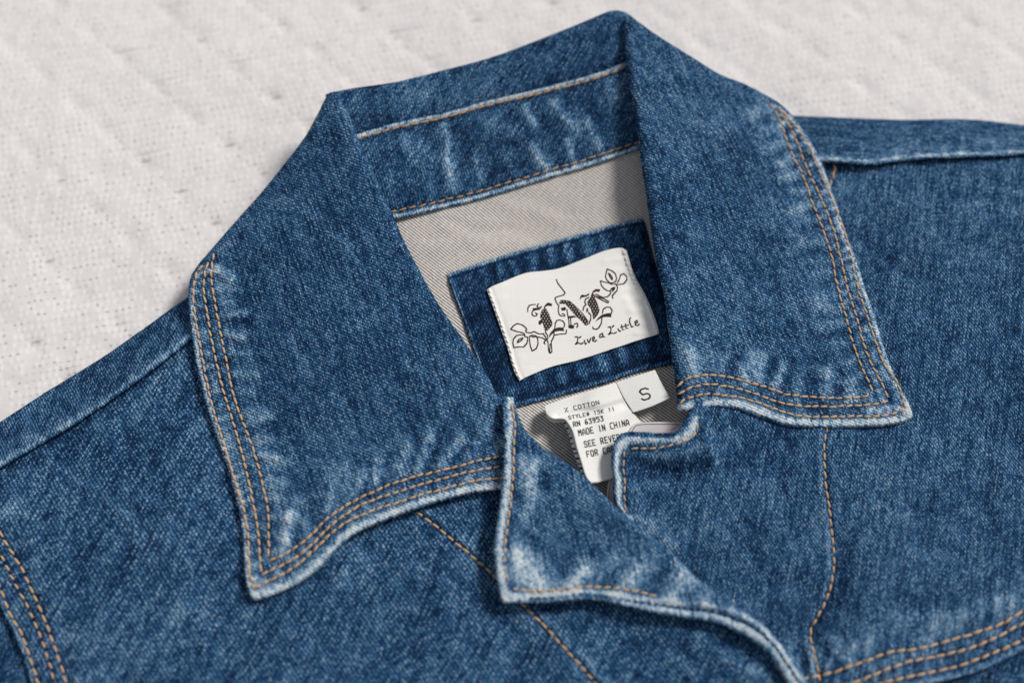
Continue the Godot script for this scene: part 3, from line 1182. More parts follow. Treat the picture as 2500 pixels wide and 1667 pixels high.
func build_shoulders() -> void:
	var a := make_cloth("left_shoulder", [0, 1030, 3.2, 247, 873, 3.2, 457, 725, 3.2, 0, 1141, 9.0, 204, 1021, 9.2, 463, 830, 9.2, 60, 1060, 6.8, 330, 870, 7.2, 560, 720, 7.5])
	a.grain = deg_to_rad(12)
	var s := [
		[pts([-60, 1062, 0, 1024, 117, 947, 247, 867, 345, 799, 457, 719, 580, 640])],
		[pts([-60, 1174, 0, 1139, 123, 1068, 204, 1019, 278, 969, 352, 914, 401, 877, 463, 828, 590, 745])],
		[pts([-60, 1062, -60, 1174])], [pts([580, 640, 590, 745])],
	]
	lay_out(a, s, 0.24, 0.12, 5)
	var seam := dense(s[1][0])
	stroke(a, offset_line(seam, 8.0), 8.0, 0.4, 0.5)
	puckers(a, seam, 3, 24, 30, 10, 0.3, 0.34, 71)
	puckers(a, seam, 16, 60, 60, 11, 0.2, 0.16, 72, 0.3)
	sew(a, s, ["fold", "seam", "drop", "drop"], cloth_material(bake(a)), "shoulder_yoke", jacket)

	var b := make_cloth("right_shoulder", [1930, 280, 3.2, 2209, 290, 3.2, 2500, 304, 3.2, 2004, 393, 9.2, 2209, 391, 9.2, 2500, 375, 9.0, 2250, 335, 7.4, 2050, 330, 7.4])
	b.grain = deg_to_rad(-85)
	var t := [
		[pts([1850, 265, 1930, 273, 2030, 277, 2209, 283, 2343, 281, 2432, 287, 2560, 303])],
		[pts([1900, 392, 2004, 394, 2053, 396, 2120, 402, 2209, 391, 2343, 383, 2432, 381, 2560, 370])],
		[pts([1850, 265, 1900, 392])], [pts([2560, 303, 2560, 370])],
	]
	lay_out(b, t, 0.27, 0.12, 6)
	var seam2 := dense(t[1][0])
	stroke(b, offset_line(seam2, 8.0), 7.5, 0.4, 0.75)
	puckers(b, seam2, 3, 50, 40, 10, 0.3, 0.26, 73)
	sew(b, t, ["fold", "seam", "drop", "drop"], cloth_material(bake(b)), "shoulder_yoke", jacket)


# ------------------------------------------------------------------ inside the neck

var lining: Cloth
var facing: Cloth

func build_neck() -> void:
	lining = make_cloth("lining", [930, 520, 12, 1250, 450, 10.5, 1560, 365, 12.5, 1100, 640, 8.5, 1300, 600, 6, 1550, 520, 8, 1200, 860, 5.6, 1400, 800, 4.6, 1620, 800, 6, 1300, 1050, 5, 1480, 1050, 3.8, 1500, 1220, 3.2, 1660, 1000, 5])
	lining.grain = deg_to_rad(-6)
	lining.lut = lining_lut
	lining.reverse = true
	lining.weave = 1.5
	var s := [
		[pts([930, 535, 1070, 505, 1265, 452, 1455, 392, 1630, 330])],
		[pts([1420, 1340, 1560, 1290, 1720, 1220])],
		[pts([930, 535, 1060, 780, 1200, 1040, 1420, 1340])],
		[pts([1630, 330, 1690, 700, 1740, 1000, 1720, 1220])],
	]
	lay_out(lining, s, 0.3, 0.5, 8)
	creases(lining, Vector2(1000, 460), Vector2(480, 160), 6, -0.2, 405)
	sew(lining, s, ["drop", "drop", "drop", "drop"], cloth_material(bake(lining), 0.02), "back_lining", jacket, 7.0)

	# collar, the inside of its fall, between the two leaves
	var fall := make_cloth("fall", [800, 215, 33, 868, 318, 28, 991, 184, 31, 1083, 270, 24.5, 1198, 130, 31, 1178, 242, 24, 1427, 42, 35, 1381, 194, 25.5, 1530, 10, 38, 1529, 143, 29, 1120, 200, 28.5, 1330, 130, 29], 0.55)
	fall.grain = deg_to_rad(32)
	var fs := [
		[pts([800, 216, 853, 209, 914, 203, 991, 184, 1083, 161, 1198, 130, 1312, 88, 1427, 42, 1478, 20, 1502, 15, 1520, 22, 1545, 45])],
		[pts([830, 345, 868, 334, 968, 306, 1083, 282, 1178, 255, 1312, 224, 1381, 206, 1465, 182, 1529, 156, 1580, 136])],
		[pts([800, 216, 815, 280, 830, 345])], [pts([1545, 45, 1570, 90, 1580, 136])],
	]
	lay_out(fall, fs, 0.24, 0.14, 15)
	stroke(fall, dense(fs[1][0]), 16.0, -0.8, -0.1)
	stroke(fall, pts([960, 235, 1060, 215]), 30.0, 0.2, 0.12)
	stroke(fall, pts([1180, 150, 1200, 215]), 14.0, 0.2, 0.14)
	stroke(fall, pts([1440, 80, 1480, 140]), 40.0, 0.0, -0.14)
	puckers(fall, dense(fs[0][0]), -18, -70, 60, 12, 0.2, 0.12, 81)
	sew(fall, fs, ["fold", "drop", "drop", "drop"], cloth_material(bake(fall)), "collar_fall", jacket)

	# collar stand
	var stand := make_cloth("stand", [850, 335, 29.5, 868, 325, 29, 1083, 274, 26, 1178, 245, 25.4, 1312, 214, 26, 1465, 172, 28.5, 1545, 138, 31, 964, 532, 17, 1178, 482, 13, 1351, 429, 13, 1561, 362, 17, 1100, 380, 19, 1300, 330, 19, 1500, 270, 22, 930, 430, 24], 0.55)
	stand.grain = deg_to_rad(30)
	var ss := [
		[pts([835, 335, 868, 325, 968, 296, 1083, 272, 1178, 245, 1312, 214, 1381, 196, 1465, 172, 1529, 146, 1590, 122])],
		[pts([930, 541, 964, 533, 1068, 510, 1178, 483, 1265, 456, 1351, 430, 1455, 399, 1561, 363, 1620, 342])],
		[pts([835, 335, 890, 440, 930, 541])], [pts([1590, 122, 1610, 230, 1620, 342])],
	]
	lay_out(stand, ss, 0.14, 0.14, 16)
	var up := dense(ss[0][0])
	var low := dense(ss[1][0])
	stroke(stand, offset_line(up, -6.0), 6.0, 0.2, 1.25)
	stroke(stand, offset_line(low, 7.0), 7.0, 0.2, 1.2)
	var s1 := offset_line(up, -15.0)
	var s2 := offset_line(low, 17.0)
	groove(stand, s1, -0.4, -0.3)
	groove(stand, s2, -0.4, -0.3)
	for w in [[1083, 306, 1102, 460, 12, 0.5], [987, 337, 1008, 395, 13, 0.32], [1280, 262, 1300, 300, 12, 0.45], [1350, 250, 1400, 310, 13, 0.5], [1297, 360, 1330, 410, 12, 0.55], [1385, 345, 1397, 390, 11, 0.5], [1159, 390, 1175, 435, 12, 0.36], [1190, 300, 1250, 330, 20, 0.22], [1430, 290, 1465, 370, 13, 0.36], [1060, 390, 1100, 410, 16, 0.16], [1020, 350, 1050, 480, 11, 0.18], [1480, 200, 1500, 240, 14, 0.2], [1230, 380, 1260, 430, 12, 0.18], [940, 400, 960, 480, 16, 0.12]]:
		stroke(stand, pts([w[0], w[1], (w[0] + w[2]) * 0.5 - 3, (w[1] + w[3]) * 0.5, w[2], w[3]]), w[4] * 1.1, 0.55, w[5] * 1.5)
	for w in [[1040, 320, 1060, 350, 14], [1130, 330, 1140, 400, 14], [1240, 345, 1290, 375, 14], [1320, 290, 1340, 330, 12], [1430, 240, 1445, 280, 16], [1180, 430, 1280, 400, 13], [1360, 380, 1365, 410, 10], [1450, 330, 1440, 370, 12]]:
		stroke(stand, pts([w[0], w[1], w[2], w[3]]), w[4], -0.5, -0.16)
	var so := sew(stand, ss, ["seam", "seam", "drop", "drop"], cloth_material(bake(stand)), "collar_stand", jacket, 4.5)
	stitch_row(stand, so, s1, 24, 0.95, 0.36, 1, 91)
	stitch_row(stand, so, s2, 24, 0.9, 0.3, 1, 92)

	# denim facing that carries the labels
	facing = make_cloth("facing", [1090, 668, 0.9, 1570, 530, 0.9, 1215, 1000, 0.9, 1690, 870, 0.9, 1390, 780, 1.0], 1.0, 30.0, lining, 0.35)
	facing.grain = deg_to_rad(25)
	facing.lut = deep_lut
	var ps := [
		[pts([1090, 667, 1188, 634, 1315, 596, 1443, 561, 1538, 535, 1570, 530])],
		[pts([1213, 1012, 1245, 998, 1315, 979, 1379, 962, 1475, 935, 1570, 903, 1644, 888, 1700, 872])],
		[pts([1090, 667, 1108, 723, 1130, 781, 1152, 844, 1180, 920, 1213, 1012])],
		[pts([1570, 530, 1580, 560, 1600, 640, 1650, 770, 1700, 872])],
	]
	lay_out(facing, ps, 0.1, 0.12, 18)
	var pt := dense(ps[0][0])
	var pb := dense(ps[1][0])
	var pleft := dense(ps[2][0])
	stroke(facing, offset_line(pt, -2.0), 5.0, 0.1, 1.1)
	stroke(facing, offset_line(pt, -11.0), 5.0, -0.6, -0.4)
	stroke(facing, offset_line(pb, 6.0), 6.0, 0.2, 0.5)
	stroke(facing, offset_line(pb, 20.0), 5.5, -0.7, -0.3)
	stroke(facing, offset_line(pleft, 2.0), 4.0, 0.1, 0.7)
	stroke(facing, offset_line(pleft, 13.0), 6.0, -0.4, -0.2)
	stroke(facing, pts([1572, 560, 1600, 660, 1650, 790]), 8.0, -0.8, -0.2)
	puckers(facing, pt, -18, -62, 44, 13, 0.4, 0.5, 95, 0.0, 0.06)
	puckers(facing, pb, 32, 66, 40, 15, 0.45, 0.45, 96, 0.0, 0.06)
	puckers(facing, pleft, 16, 70, 52, 13, 0.3, 0.2, 97)
	puckers(facing, dense(pts([1560, 600, 1600, 700, 1640, 800])), -4, -50, 42, 11, 0.4, 0.2, 98)
	var fc := sew(facing, ps, ["seam", "seam", "seam", "drop"], cloth_material(bake(facing)), "back_facing", jacket, 4.5)
	fray(facing, fc, pt, 420, 1.0, 0.8, 304)
	fray(facing, fc, pb, 240, 0.7, 0.8, 305)
	build_labels()


# -- ink on the labels

func to_texel(c: Cloth, im: Image, q: Vector2) -> Vector2:
	var w := on(c, q.x, q.y)
	return (Vector2(w.x, w.z) - c.box.position) / c.box.size * Vector2(im.get_size())


func ink(c: Cloth, im: Image, line: PackedVector2Array, width: float, col: Color) -> void:
	var k := 0.00013 / c.texel
	var half := maxf(0.5, width * k * 0.5)
	for i in line.size() - 1:
		var a := to_texel(c, im, line[i])
		var b := to_texel(c, im, line[i + 1])
		var n := maxi(1, int(a.distance_to(b)))
		for j in n + 1:
			var p := a.lerp(b, float(j) / n)
			var s := Rect2i(Vector2i((p - Vector2(half, half)).round()), Vector2i(maxi(1, int(round(half * 2.0))), maxi(1, int(round(half * 2.0)))))
			im.fill_rect(s, col)


func ink_fill(c: Cloth, im: Image, line: PackedVector2Array, col: Color, dotted := false) -> void:
	var p := PackedVector2Array()
	for q in line: p.append(to_texel(c, im, q))
	var lo := p[0]
	var hi := p[0]
	for q in p:
		lo = lo.min(q)
		hi = hi.max(q)
	for y in range(int(lo.y), int(hi.y) + 1):
		for x in range(int(lo.x), int(hi.x) + 1):
			if dotted:
				var gx := posmod(x + (y / 14 % 2) * 8, 16)
				var gy := posmod(y, 14)
				if gx < 4 and gy < 5: continue
			if Geometry2D.is_point_in_polygon(Vector2(x, y), p):
				im.set_pixel(x, y, col)


func near_view(a: Array, ox: float, oy: float, k: float) -> PackedVector2Array:
	var r := PackedVector2Array()
	for i in range(0, a.size(), 2):
		r.append(Vector2(ox + a[i] / k, oy + a[i + 1] / k))
	return r


func label_ground(c: Cloth, col: Color, rng_seed: int) -> Image:
	var nx := int(c.box.size.x / c.texel)
	var ny := int(c.box.size.y / c.texel)
	var im := Image.create(nx, ny, false, Image.FORMAT_RGBA8)
	var r := RandomNumberGenerator.new()
	r.seed = rng_seed
	for y in ny:
		var t := r.randf_range(-0.012, 0.012)
		im.fill_rect(Rect2i(0, y, nx, 1), Color(col.r + t, col.g + t, col.b + t))
	for x in range(0, nx, 2):
		im.blend_rect(_veil(ny, r.randf_range(0.0, 0.035)), Rect2i(0, 0, 1, ny), Vector2i(x, 0))
	return im


func _veil(n: int, a: float) -> Image:
	var v := Image.create(1, n, false, Image.FORMAT_RGBA8)
	v.fill(Color(0.45, 0.44, 0.42, a))
	return v


const GLYPHS := {
	"A": [[0, 6, 0, 2, 2, 0, 4, 2, 4, 6], [0, 4, 4, 4]], "C": [[4, 0, 1, 0, 0, 1, 0, 5, 1, 6, 4, 6]], "D": [[0, 0, 0, 6, 3, 6, 4, 5, 4, 1, 3, 0, 0, 0]], "E": [[4, 0, 0, 0, 0, 6, 4, 6], [0, 3, 3, 3]],
	"F": [[4, 0, 0, 0, 0, 6], [0, 3, 3, 3]], "H": [[0, 0, 0, 6], [4, 0, 4, 6], [0, 3, 4, 3]], "I": [[2, 0, 2, 6]], "K": [[0, 0, 0, 6], [4, 0, 0, 3, 4, 6]], "L": [[0, 0, 0, 6, 4, 6]],
	"M": [[0, 6, 0, 0, 2, 3, 4, 0, 4, 6]], "N": [[0, 6, 0, 0, 4, 6, 4, 0]], "O": [[0, 1, 1, 0, 3, 0, 4, 1, 4, 5, 3, 6, 1, 6, 0, 5, 0, 1]], "R": [[0, 6, 0, 0, 3, 0, 4, 1, 3, 3, 0, 3], [2, 3, 4, 6]],
	"S": [[4, 1, 3, 0, 1, 0, 0, 1, 1, 3, 3, 3, 4, 4, 4, 5, 3, 6, 1, 6, 0, 5]], "T": [[0, 0, 4, 0], [2, 0, 2, 6]], "V": [[0, 0, 2, 6, 4, 0]], "Y": [[0, 0, 2, 3, 4, 0], [2, 3, 2, 6]],
	"1": [[1, 1, 2, 0, 2, 6]], "3": [[0, 0, 4, 0, 2, 2, 4, 4, 3, 6, 0, 6]], "5": [[4, 0, 0, 0, 0, 2, 3, 2, 4, 4, 3, 6, 0, 6]], "6": [[3, 0, 1, 1, 0, 4, 1, 6, 3, 6, 4, 4, 3, 3, 0, 4]], "9": [[4, 3, 1, 3, 0, 2, 1, 0, 3, 0, 4, 2, 3, 5, 1, 6]],
	"#": [[1, 0, 1, 6], [3, 0, 3, 6], [0, 2, 4, 2], [0, 4, 4, 4]], "%": [[4, 0, 0, 6], [0, 0, 1, 1], [3, 5, 4, 6]],
}


func write_line(c: Cloth, im: Image, text: String, from: Vector2, to: Vector2, tall: float, width: float, col: Color, fill := 0.62) -> void:
	var along := (to - from) / text.length()
	var up := Vector2(along.y, -along.x).normalized() * tall
	for i in text.length():
		if not GLYPHS.has(text[i]): continue
		for s in GLYPHS[text[i]]:
			var l := PackedVector2Array()
			for k in range(0, s.size(), 2):
				l.append(from + along * (i + 0.1 + s[k] / 4.0 * fill) + up * (1.0 - s[k + 1] / 6.0))
			ink(c, im, l, width, col)


func build_labels() -> void:
	var brown := Color8(52, 33, 30)
	var black := Color8(34, 34, 38)
	# brand label
	var c := make_cloth("brand_label", [1189, 707, 0.75, 1283, 668, 0.9, 1363, 657, 0.8, 1427, 633, 0.8, 1529, 610, 0.7, 1548, 669, 0.6, 1577, 723, 0.7, 1602, 784, 0.6, 1606, 814, 0.7, 1506, 848, 0.9, 1411, 879, 0.7, 1347, 895, 0.8, 1269, 927, 0.7, 1239, 851, 0.7, 1219, 793, 0.7,
		1400, 760, 1.6, 1290, 800, 1.5, 1500, 720, 1.5, 1540, 780, 0.9], 1.0, 0.0, facing, 0.25)
	c.texel = 0.00006
	var s := [
		[pts([1188, 707, 1200, 699, 1219, 691, 1283, 666, 1323, 661, 1363, 655, 1427, 631, 1475, 612, 1516, 604, 1529, 611])],
		[pts([1268, 930, 1283, 921, 1347, 895, 1411, 879, 1506, 848, 1550, 833, 1596, 819, 1610, 814])],
		[pts([1188, 707, 1200, 739, 1219, 793, 1239, 851, 1255, 905, 1268, 930])],
		[pts([1529, 611, 1548, 669, 1577, 723, 1602, 784, 1610, 814])],
	]
	lay_out(c, s, 0, 0, 1)
	var right := dense(s[3][0])
	var leftl := dense(s[2][0])
	puckers(c, right, 3, -14, 15, 6, 0.3, 0, 101)
	puckers(c, right, -14, -55, 26, 8, 0.35, 0, 102, 0.35)
	stroke(c, offset_line(right, -13.0), 4.0, -0.18, 0)
	stroke(c, offset_line(leftl, 11.0), 4.0, -0.25, 0)
	puckers(c, leftl, 12, 40, 36, 9, 0.22, 0, 103)
	stroke(c, pts([1560, 690, 1540, 720, 1590, 790]), 14.0, -0.45, 0)
	var im := label_ground(c, Color8(231, 230, 226), 5)
	var z7 := func(a: Array) -> PackedVector2Array: return near_view(a, 1200, 620, 5.6)
	var z8 := func(a: Array) -> PackedVector2Array: return near_view(a, 1380, 620, 6.03)
	# first letter
	for a in [[560, 740, 600, 735, 640, 735, 690, 700, 685, 730, 650, 765, 600, 770, 560, 785], [735, 690, 770, 660, 830, 680, 820, 715, 770, 705, 740, 720, 720, 760, 710, 730], [640, 920, 680, 890, 700, 930, 660, 970, 640, 960], [780, 1130, 800, 1080, 850, 1020, 920, 1000, 985, 1005, 990, 1055, 930, 1050, 870, 1060, 820, 1100, 790, 1140],
		[945, 740, 1000, 720, 1020, 740, 1010, 770, 960, 775], [1040, 850, 1120, 840, 1170, 860, 1120, 870, 1050, 880], [1045, 985, 1080, 960, 1130, 975, 1125, 1020, 1080, 1020, 1050, 1010]]:
		ink_fill(c, im, z7.call(a), brown)
	ink_fill(c, im, z7.call([690, 760, 745, 740, 790, 830, 830, 930, 830, 970, 800, 1010, 760, 1050, 735, 1070, 715, 1010, 690, 920, 660, 860, 670, 800]), brown, true)
	for a in [[495, 790, 495, 740, 520, 700, 580, 690, 600, 690], [640, 680, 620, 715, 640, 735], [560, 780, 550, 820, 575, 850, 610, 845, 625, 820, 600, 805],
		[865, 1010, 870, 950, 890, 910, 930, 900, 980, 920, 1000, 960, 990, 1000], [705, 1085, 740, 1140, 770, 1200, 775, 1280, 785, 1340, 800, 1355, 825, 1335, 815, 1200, 850, 1130, 855, 1080], [800, 1230, 795, 1340], [855, 1110, 930, 1095, 1015, 1090, 1025, 1040],
		[735, 1070, 765, 1110, 770, 1160],
		[260, 1030, 300, 980, 350, 950, 420, 970, 470, 1010, 480, 1030, 465, 1050, 480, 1070, 530, 1080, 580, 1060, 640, 1090, 700, 1095], [260, 1030, 330, 1055, 400, 1070, 450, 1090, 455, 1130],
		[455, 1110, 400, 1105, 340, 1115, 300, 1160, 290, 1220, 305, 1280, 370, 1270, 440, 1270, 480, 1225, 495, 1170, 490, 1135, 455, 1130], [350, 1210, 370, 1170, 430, 1145, 410, 1180, 360, 1210],
		[515, 1130, 520, 1200, 530, 1260, 555, 1325, 610, 1295, 635, 1230, 630, 1160, 610, 1120, 560, 1110, 515, 1130], [545, 1110, 560, 1135, 610, 1130, 640, 1135, 690, 1145, 720, 1160, 740, 1180, 715, 1210, 730, 1230],
		[885, 350, 905, 400, 960, 470, 1005, 530, 985, 560, 930, 575, 880, 590, 865, 610, 890, 670, 920, 710, 910, 770, 925, 830, 960, 850, 1000, 850, 995, 825, 965, 815], [1030, 760, 1040, 830, 1055, 900, 1060, 990], [1080, 880, 1085, 960], [1130, 960, 1170, 945, 1180, 975, 1165, 1005]]:
		ink(c, im, z7.call(a), 2.6, brown)
	# second letter's slanting stroke
	var band := PackedVector2Array([Vector2(1364, 741), Vector2(1368, 732), Vector2(1379, 732)])
	band.append_array(z8.call([60, 690, 130, 760, 220, 860, 335, 985, 330, 1050, 290, 1050, 220, 970, 140, 900, 50, 790, 0, 740]))
	ink_fill(c, im, band, brown, true)
	ink(c, im, z8.call([60, 690, 150, 770, 260, 880, 335, 990]), 1.7, brown)
	# third letter
	ink_fill(c, im, z8.call([390, 580, 430, 620, 470, 720, 505, 820, 490, 880, 440, 940, 410, 965, 400, 900, 370, 800, 330, 750, 320, 700, 360, 650]), brown, true)
	for a in [[380, 600, 400, 550, 440, 515, 515, 515, 500, 560, 450, 550, 410, 575], [210, 680, 220, 620, 245, 595, 300, 605, 355, 570, 345, 610, 300, 630, 240, 640], [305, 860, 310, 800, 330, 790, 340, 840], [440, 1000, 480, 940, 540, 890, 620, 870, 680, 865, 675, 930, 600, 925, 540, 935, 480, 970]]:
		ink_fill(c, im, z8.call(a), brown)
	for a in [[345, 640, 300, 660, 285, 710, 305, 745, 270, 780, 260, 830], [340, 860, 375, 900, 375, 960, 345, 1030], [545, 870, 560, 810, 610, 780, 660, 785, 690, 830, 680, 870], [540, 940, 530, 1020, 490, 1090, 450, 1110, 410, 1100, 405, 1075],
		[615, 220, 590, 330, 610, 380, 650, 420, 700, 430, 745, 400, 755, 350, 735, 290, 690, 250, 615, 220], [635, 285, 660, 340, 690, 380, 695, 350, 660, 300, 635, 285], [770, 420, 800, 360, 810, 310, 860, 290, 905, 330, 905, 380, 860, 440, 790, 450, 720, 445],
		[515, 395, 530, 460, 570, 510, 620, 540, 660, 545, 680, 510, 720, 490], [515, 395, 580, 415, 640, 425, 690, 450], [745, 440, 770, 490, 760, 540, 720, 580, 690, 620, 700, 650], [660, 545, 670, 580, 620, 630, 550, 640, 450, 590], [400, 590, 470, 640, 560, 690, 630, 720], [440, 620, 560, 655, 640, 700], [690, 550, 700, 510, 730, 490, 720, 520, 690, 550]]:
		ink(c, im, z8.call(a), 2.6, brown)
	# the line of script
	for a in [[145, 1225, 170, 1215, 185, 1235, 180, 1290, 150, 1330, 195, 1310, 235, 1325, 265, 1305], [205, 1235, 230, 1215], [280, 1270, 295, 1330, 312, 1312], [325, 1260, 342, 1300, 352, 1305, 375, 1240], [405, 1270, 430, 1245, 425, 1215, 400, 1235, 405, 1280, 440, 1290, 460, 1270],
		[545, 1170, 510, 1190, 505, 1225, 530, 1230, 555, 1200, 548, 1165, 560, 1220, 580, 1220], [630, 1080, 660, 1070, 675, 1110, 665, 1150, 635, 1185, 680, 1165, 720, 1170, 755, 1150], [690, 1080, 715, 1050], [775, 1100, 795, 1140, 815, 1130], [830, 1045, 840, 1110, 865, 1115], [815, 1080, 865, 1065], [885, 1030, 895, 1095, 925, 1095], [875, 1060, 930, 1045],
		[965, 940, 950, 950, 945, 1000, 975, 1075, 1000, 1065], [1030, 1030, 1065, 1005, 1055, 975, 1025, 1000, 1035, 1050, 1065, 1055, 1090, 1035]]:
		ink(c, im, z8.call(a), 2.8, brown)
	var lab := sew(c, s, ["thin", "thin", "thin", "thin"], satin(im), "brand_label", jacket, 3.5)
	# stitches that hold its two short ends
	var white := StandardMaterial3D.new()
	white.albedo_color = Color8(232, 232, 230)
	white.roughness = 0.75
	thread_materials.append(white)
	stitch_row(c, lab, offset_line(right, -6.0), 13, 0.95, 0.34, 4, 111)
	stitch_row(c, lab, offset_line(leftl, 5.0), 13, 0.95, 0.3, 4, 112)

	# care label: a folded loop hanging from the lower edge of the facing
	var back := make_cloth("care_back", [1331, 990, 3.0, 1345, 1024, 4.6, 1400, 1090, 6.8, 1425, 1170, 6.2, 1500, 1010, 3.6, 1560, 1090, 3.8, 1460, 1185, 5.2], 1.0, 0.0, lining, 0.6)
	back.texel = 0.00006
	var ks := [
		[pts([1330, 990, 1400, 965, 1500, 935])],
		[pts([1434, 1184, 1500, 1166, 1590, 1136])],
		[pts([1330, 990, 1336, 1022, 1352, 1030, 1372, 1030, 1388, 1060, 1398, 1096, 1410, 1132, 1424, 1168, 1434, 1184])],
		[pts([1500, 935, 1540, 1010, 1575, 1080, 1590, 1136])],
	]
	lay_out(back, ks, 0, 0, 1)
	var ib := label_ground(back, Color8(226, 226, 220), 6)
	for k in 12:
		var f := 1034.0 + k * 12.2
		var x := 1374.0 + (f - 1034.0) * 0.37
		ink(back, ib, pts([x, f, x + 7, f - 1.5 + (k % 3)]), 3.0 + (k % 2) * 1.6, black)
	sew(back, ks, ["thin", "thin", "thin", "thin"], satin(ib), "care_label_back", jacket, 3.5)

	var d := make_cloth("care_label", [1331, 988, 4.2, 1420, 962, 4.6, 1503, 933, 4.0, 1345, 1012, 7.4, 1440, 985, 8.2, 1520, 965, 7.0, 1378, 1024, 8.0, 1440, 1012, 6.8, 1540, 1000, 5.0, 1400, 1056, 9.0, 1480, 1045, 8.0, 1560, 1035, 2.0, 1410, 1100, 9.0, 1490, 1090, 6.0, 1425, 1150, 8.2, 1441, 1178, 7.4, 1487, 1166, 3.0, 1590, 1130, 1.0], 1.0, 0.0, lining, 0.4)
	d.texel = 0.00006
	var ds := [
		[pts([1329, 990, 1379, 972, 1420, 960, 1503, 933])],
		[pts([1441, 1179, 1484, 1170, 1540, 1152, 1600, 1134])],
		[pts([1329, 990, 1333, 1008, 1346, 1020, 1364, 1021, 1378, 1023, 1390, 1038, 1399, 1056, 1408, 1092, 1420, 1130, 1430, 1162, 1441, 1179])],
		[pts([1503, 933, 1519, 968, 1538, 1000, 1563, 1028, 1578, 1070, 1600, 1134])],
	]
	lay_out(d, ds, 0, 0, 1)
	stroke(d, dense(pts([1365, 1018, 1420, 1006, 1470, 1000, 1520, 985])), 10.0, -1.1, 0)
	var ic := label_ground(d, Color8(229, 229, 226), 7)
	write_line(d, ic, "% COTTON", Vector2(1379, 1006), Vector2(1466, 986), 9.5, 1.7, black)
	write_line(d, ic, "STYLE# 15K 11", Vector2(1388, 1024), Vector2(1503, 1002), 8.5, 1.7, black)
	write_line(d, ic, "RN 63953", Vector2(1400, 1042), Vector2(1476, 1026), 11.5, 2.2, black)
	write_line(d, ic, "MADE IN CHINA", Vector2(1413, 1064), Vector2(1539, 1037), 14, 2.3, black)
	write_line(d, ic, "SEE REVERSE", Vector2(1427, 1092), Vector2(1537, 1069), 14, 2.3, black)
	write_line(d, ic, "FOR CARE", Vector2(1433, 1116), Vector2(1513, 1100), 14, 2.3, black)
	sew(d, ds, ["thin", "thin", "thin", "thin"], satin(ic), "care_label", jacket, 3.5)

	# size tab
	var e := make_cloth("size_tab", [1503, 933, 4.0, 1598, 903, 4.0, 1635, 971, 5.2, 1546, 1006, 5.0, 1570, 955, 5.0], 1.0, 0.0, lining, 0.4)
	e.texel = 0.00006
	var es := [
		[pts([1504, 933, 1550, 918, 1599, 902])], [pts([1546, 1007, 1590, 992, 1636, 971])],
		[pts([1504, 933, 1522, 970, 1546, 1007])], [pts([1599, 902, 1616, 936, 1636, 971])],
	]
	lay_out(e, es, 0, 0, 1)
	var ie := label_ground(e, Color8(226, 226, 224), 8)
	write_line(e, ie, "S", Vector2(1565, 979), Vector2(1594, 970), 27, 3.2, black, 0.72)
	sew(e, es, ["thin", "thin", "thin", "thin"], satin(ie), "size_tab", jacket, 3.5)


func satin(im: Image) -> StandardMaterial3D:
	im.convert(Image.FORMAT_RGB8)
	var tex := ImageTexture.create_from_image(im)
	var m := StandardMaterial3D.new()
	m.albedo_texture = tex
	m.roughness = 0.68
	m.metallic_specular = 0.3
	m.texture_repeat = false
	return m


# ------------------------------------------------------------------ a card tag, half hidden

func build_hang_tag() -> void:
	var c := make_cloth("hang_tag", [1551, 1031, 9.2, 1660, 1031, 9.0, 1487, 1165, 8.2, 1480, 1210, 7.4, 1560, 1137, 6.6, 1600, 1120, 5.8, 1560, 1200, 4.5], 1.0)
	var s := [
		[pts([1553, 1033, 1600, 1030, 1665, 1031, 1680, 1034])],
		[pts([1480, 1262, 1520, 1255, 1560, 1210])],
		[pts([1553, 1033, 1543, 1041, 1522, 1078, 1498, 1136, 1483, 1190, 1480, 1262])],
		[pts([1680, 1034, 1640, 1110, 1560, 1210])],
	]
	lay_out(c, s)
	var m := StandardMaterial3D.new()
	m.albedo_color = Color8(208, 202, 206)
	m.roughness = 0.42
	m.metallic_specular = 0.4
	var tag := Node3D.new()
	tag.name = "hang_tag"
	tag.set_meta("label", "pale grey card tag tucked inside the neck opening behind the turned front corner")
	tag.set_meta("category", "tag")
	add_child(tag)
	var o := sew(c, s, ["thin", "thin", "thin", "thin"], m, "card", tag, 5.0)
	# printed border: a fine dark line just inside the edge, raised a hair above the card
	var line := dense(pts([1660, 1036, 1600, 1035, 1555, 1038, 1547, 1046, 1527, 1081, 1503, 1138, 1488, 1191, 1485, 1250]), 2.0)
	var st := SurfaceTool.new()
	st.begin(Mesh.PRIMITIVE_TRIANGLES)
	var outer := offset_line(line, 0.9)
	var inner := offset_line(line, -0.9)
	for i in line.size() - 1:
		var a := on(c, outer[i].x, outer[i].y, 0.03)
		var b := on(c, inner[i].x, inner[i].y, 0.03)
		var a2 := on(c, outer[i + 1].x, outer[i + 1].y, 0.03)
		var b2 := on(c, inner[i + 1].x, inner[i + 1].y, 0.03)
		for v in [a, b, a2, a2, b, b2]: st.add_vertex(v)
	st.generate_normals()
	var dm := StandardMaterial3D.new()
	dm.albedo_color = Color8(66, 48, 52)
	dm.roughness = 0.6
	put("printed_border", st.commit(), dm, tag)


# ------------------------------------------------------------------ collar leaves

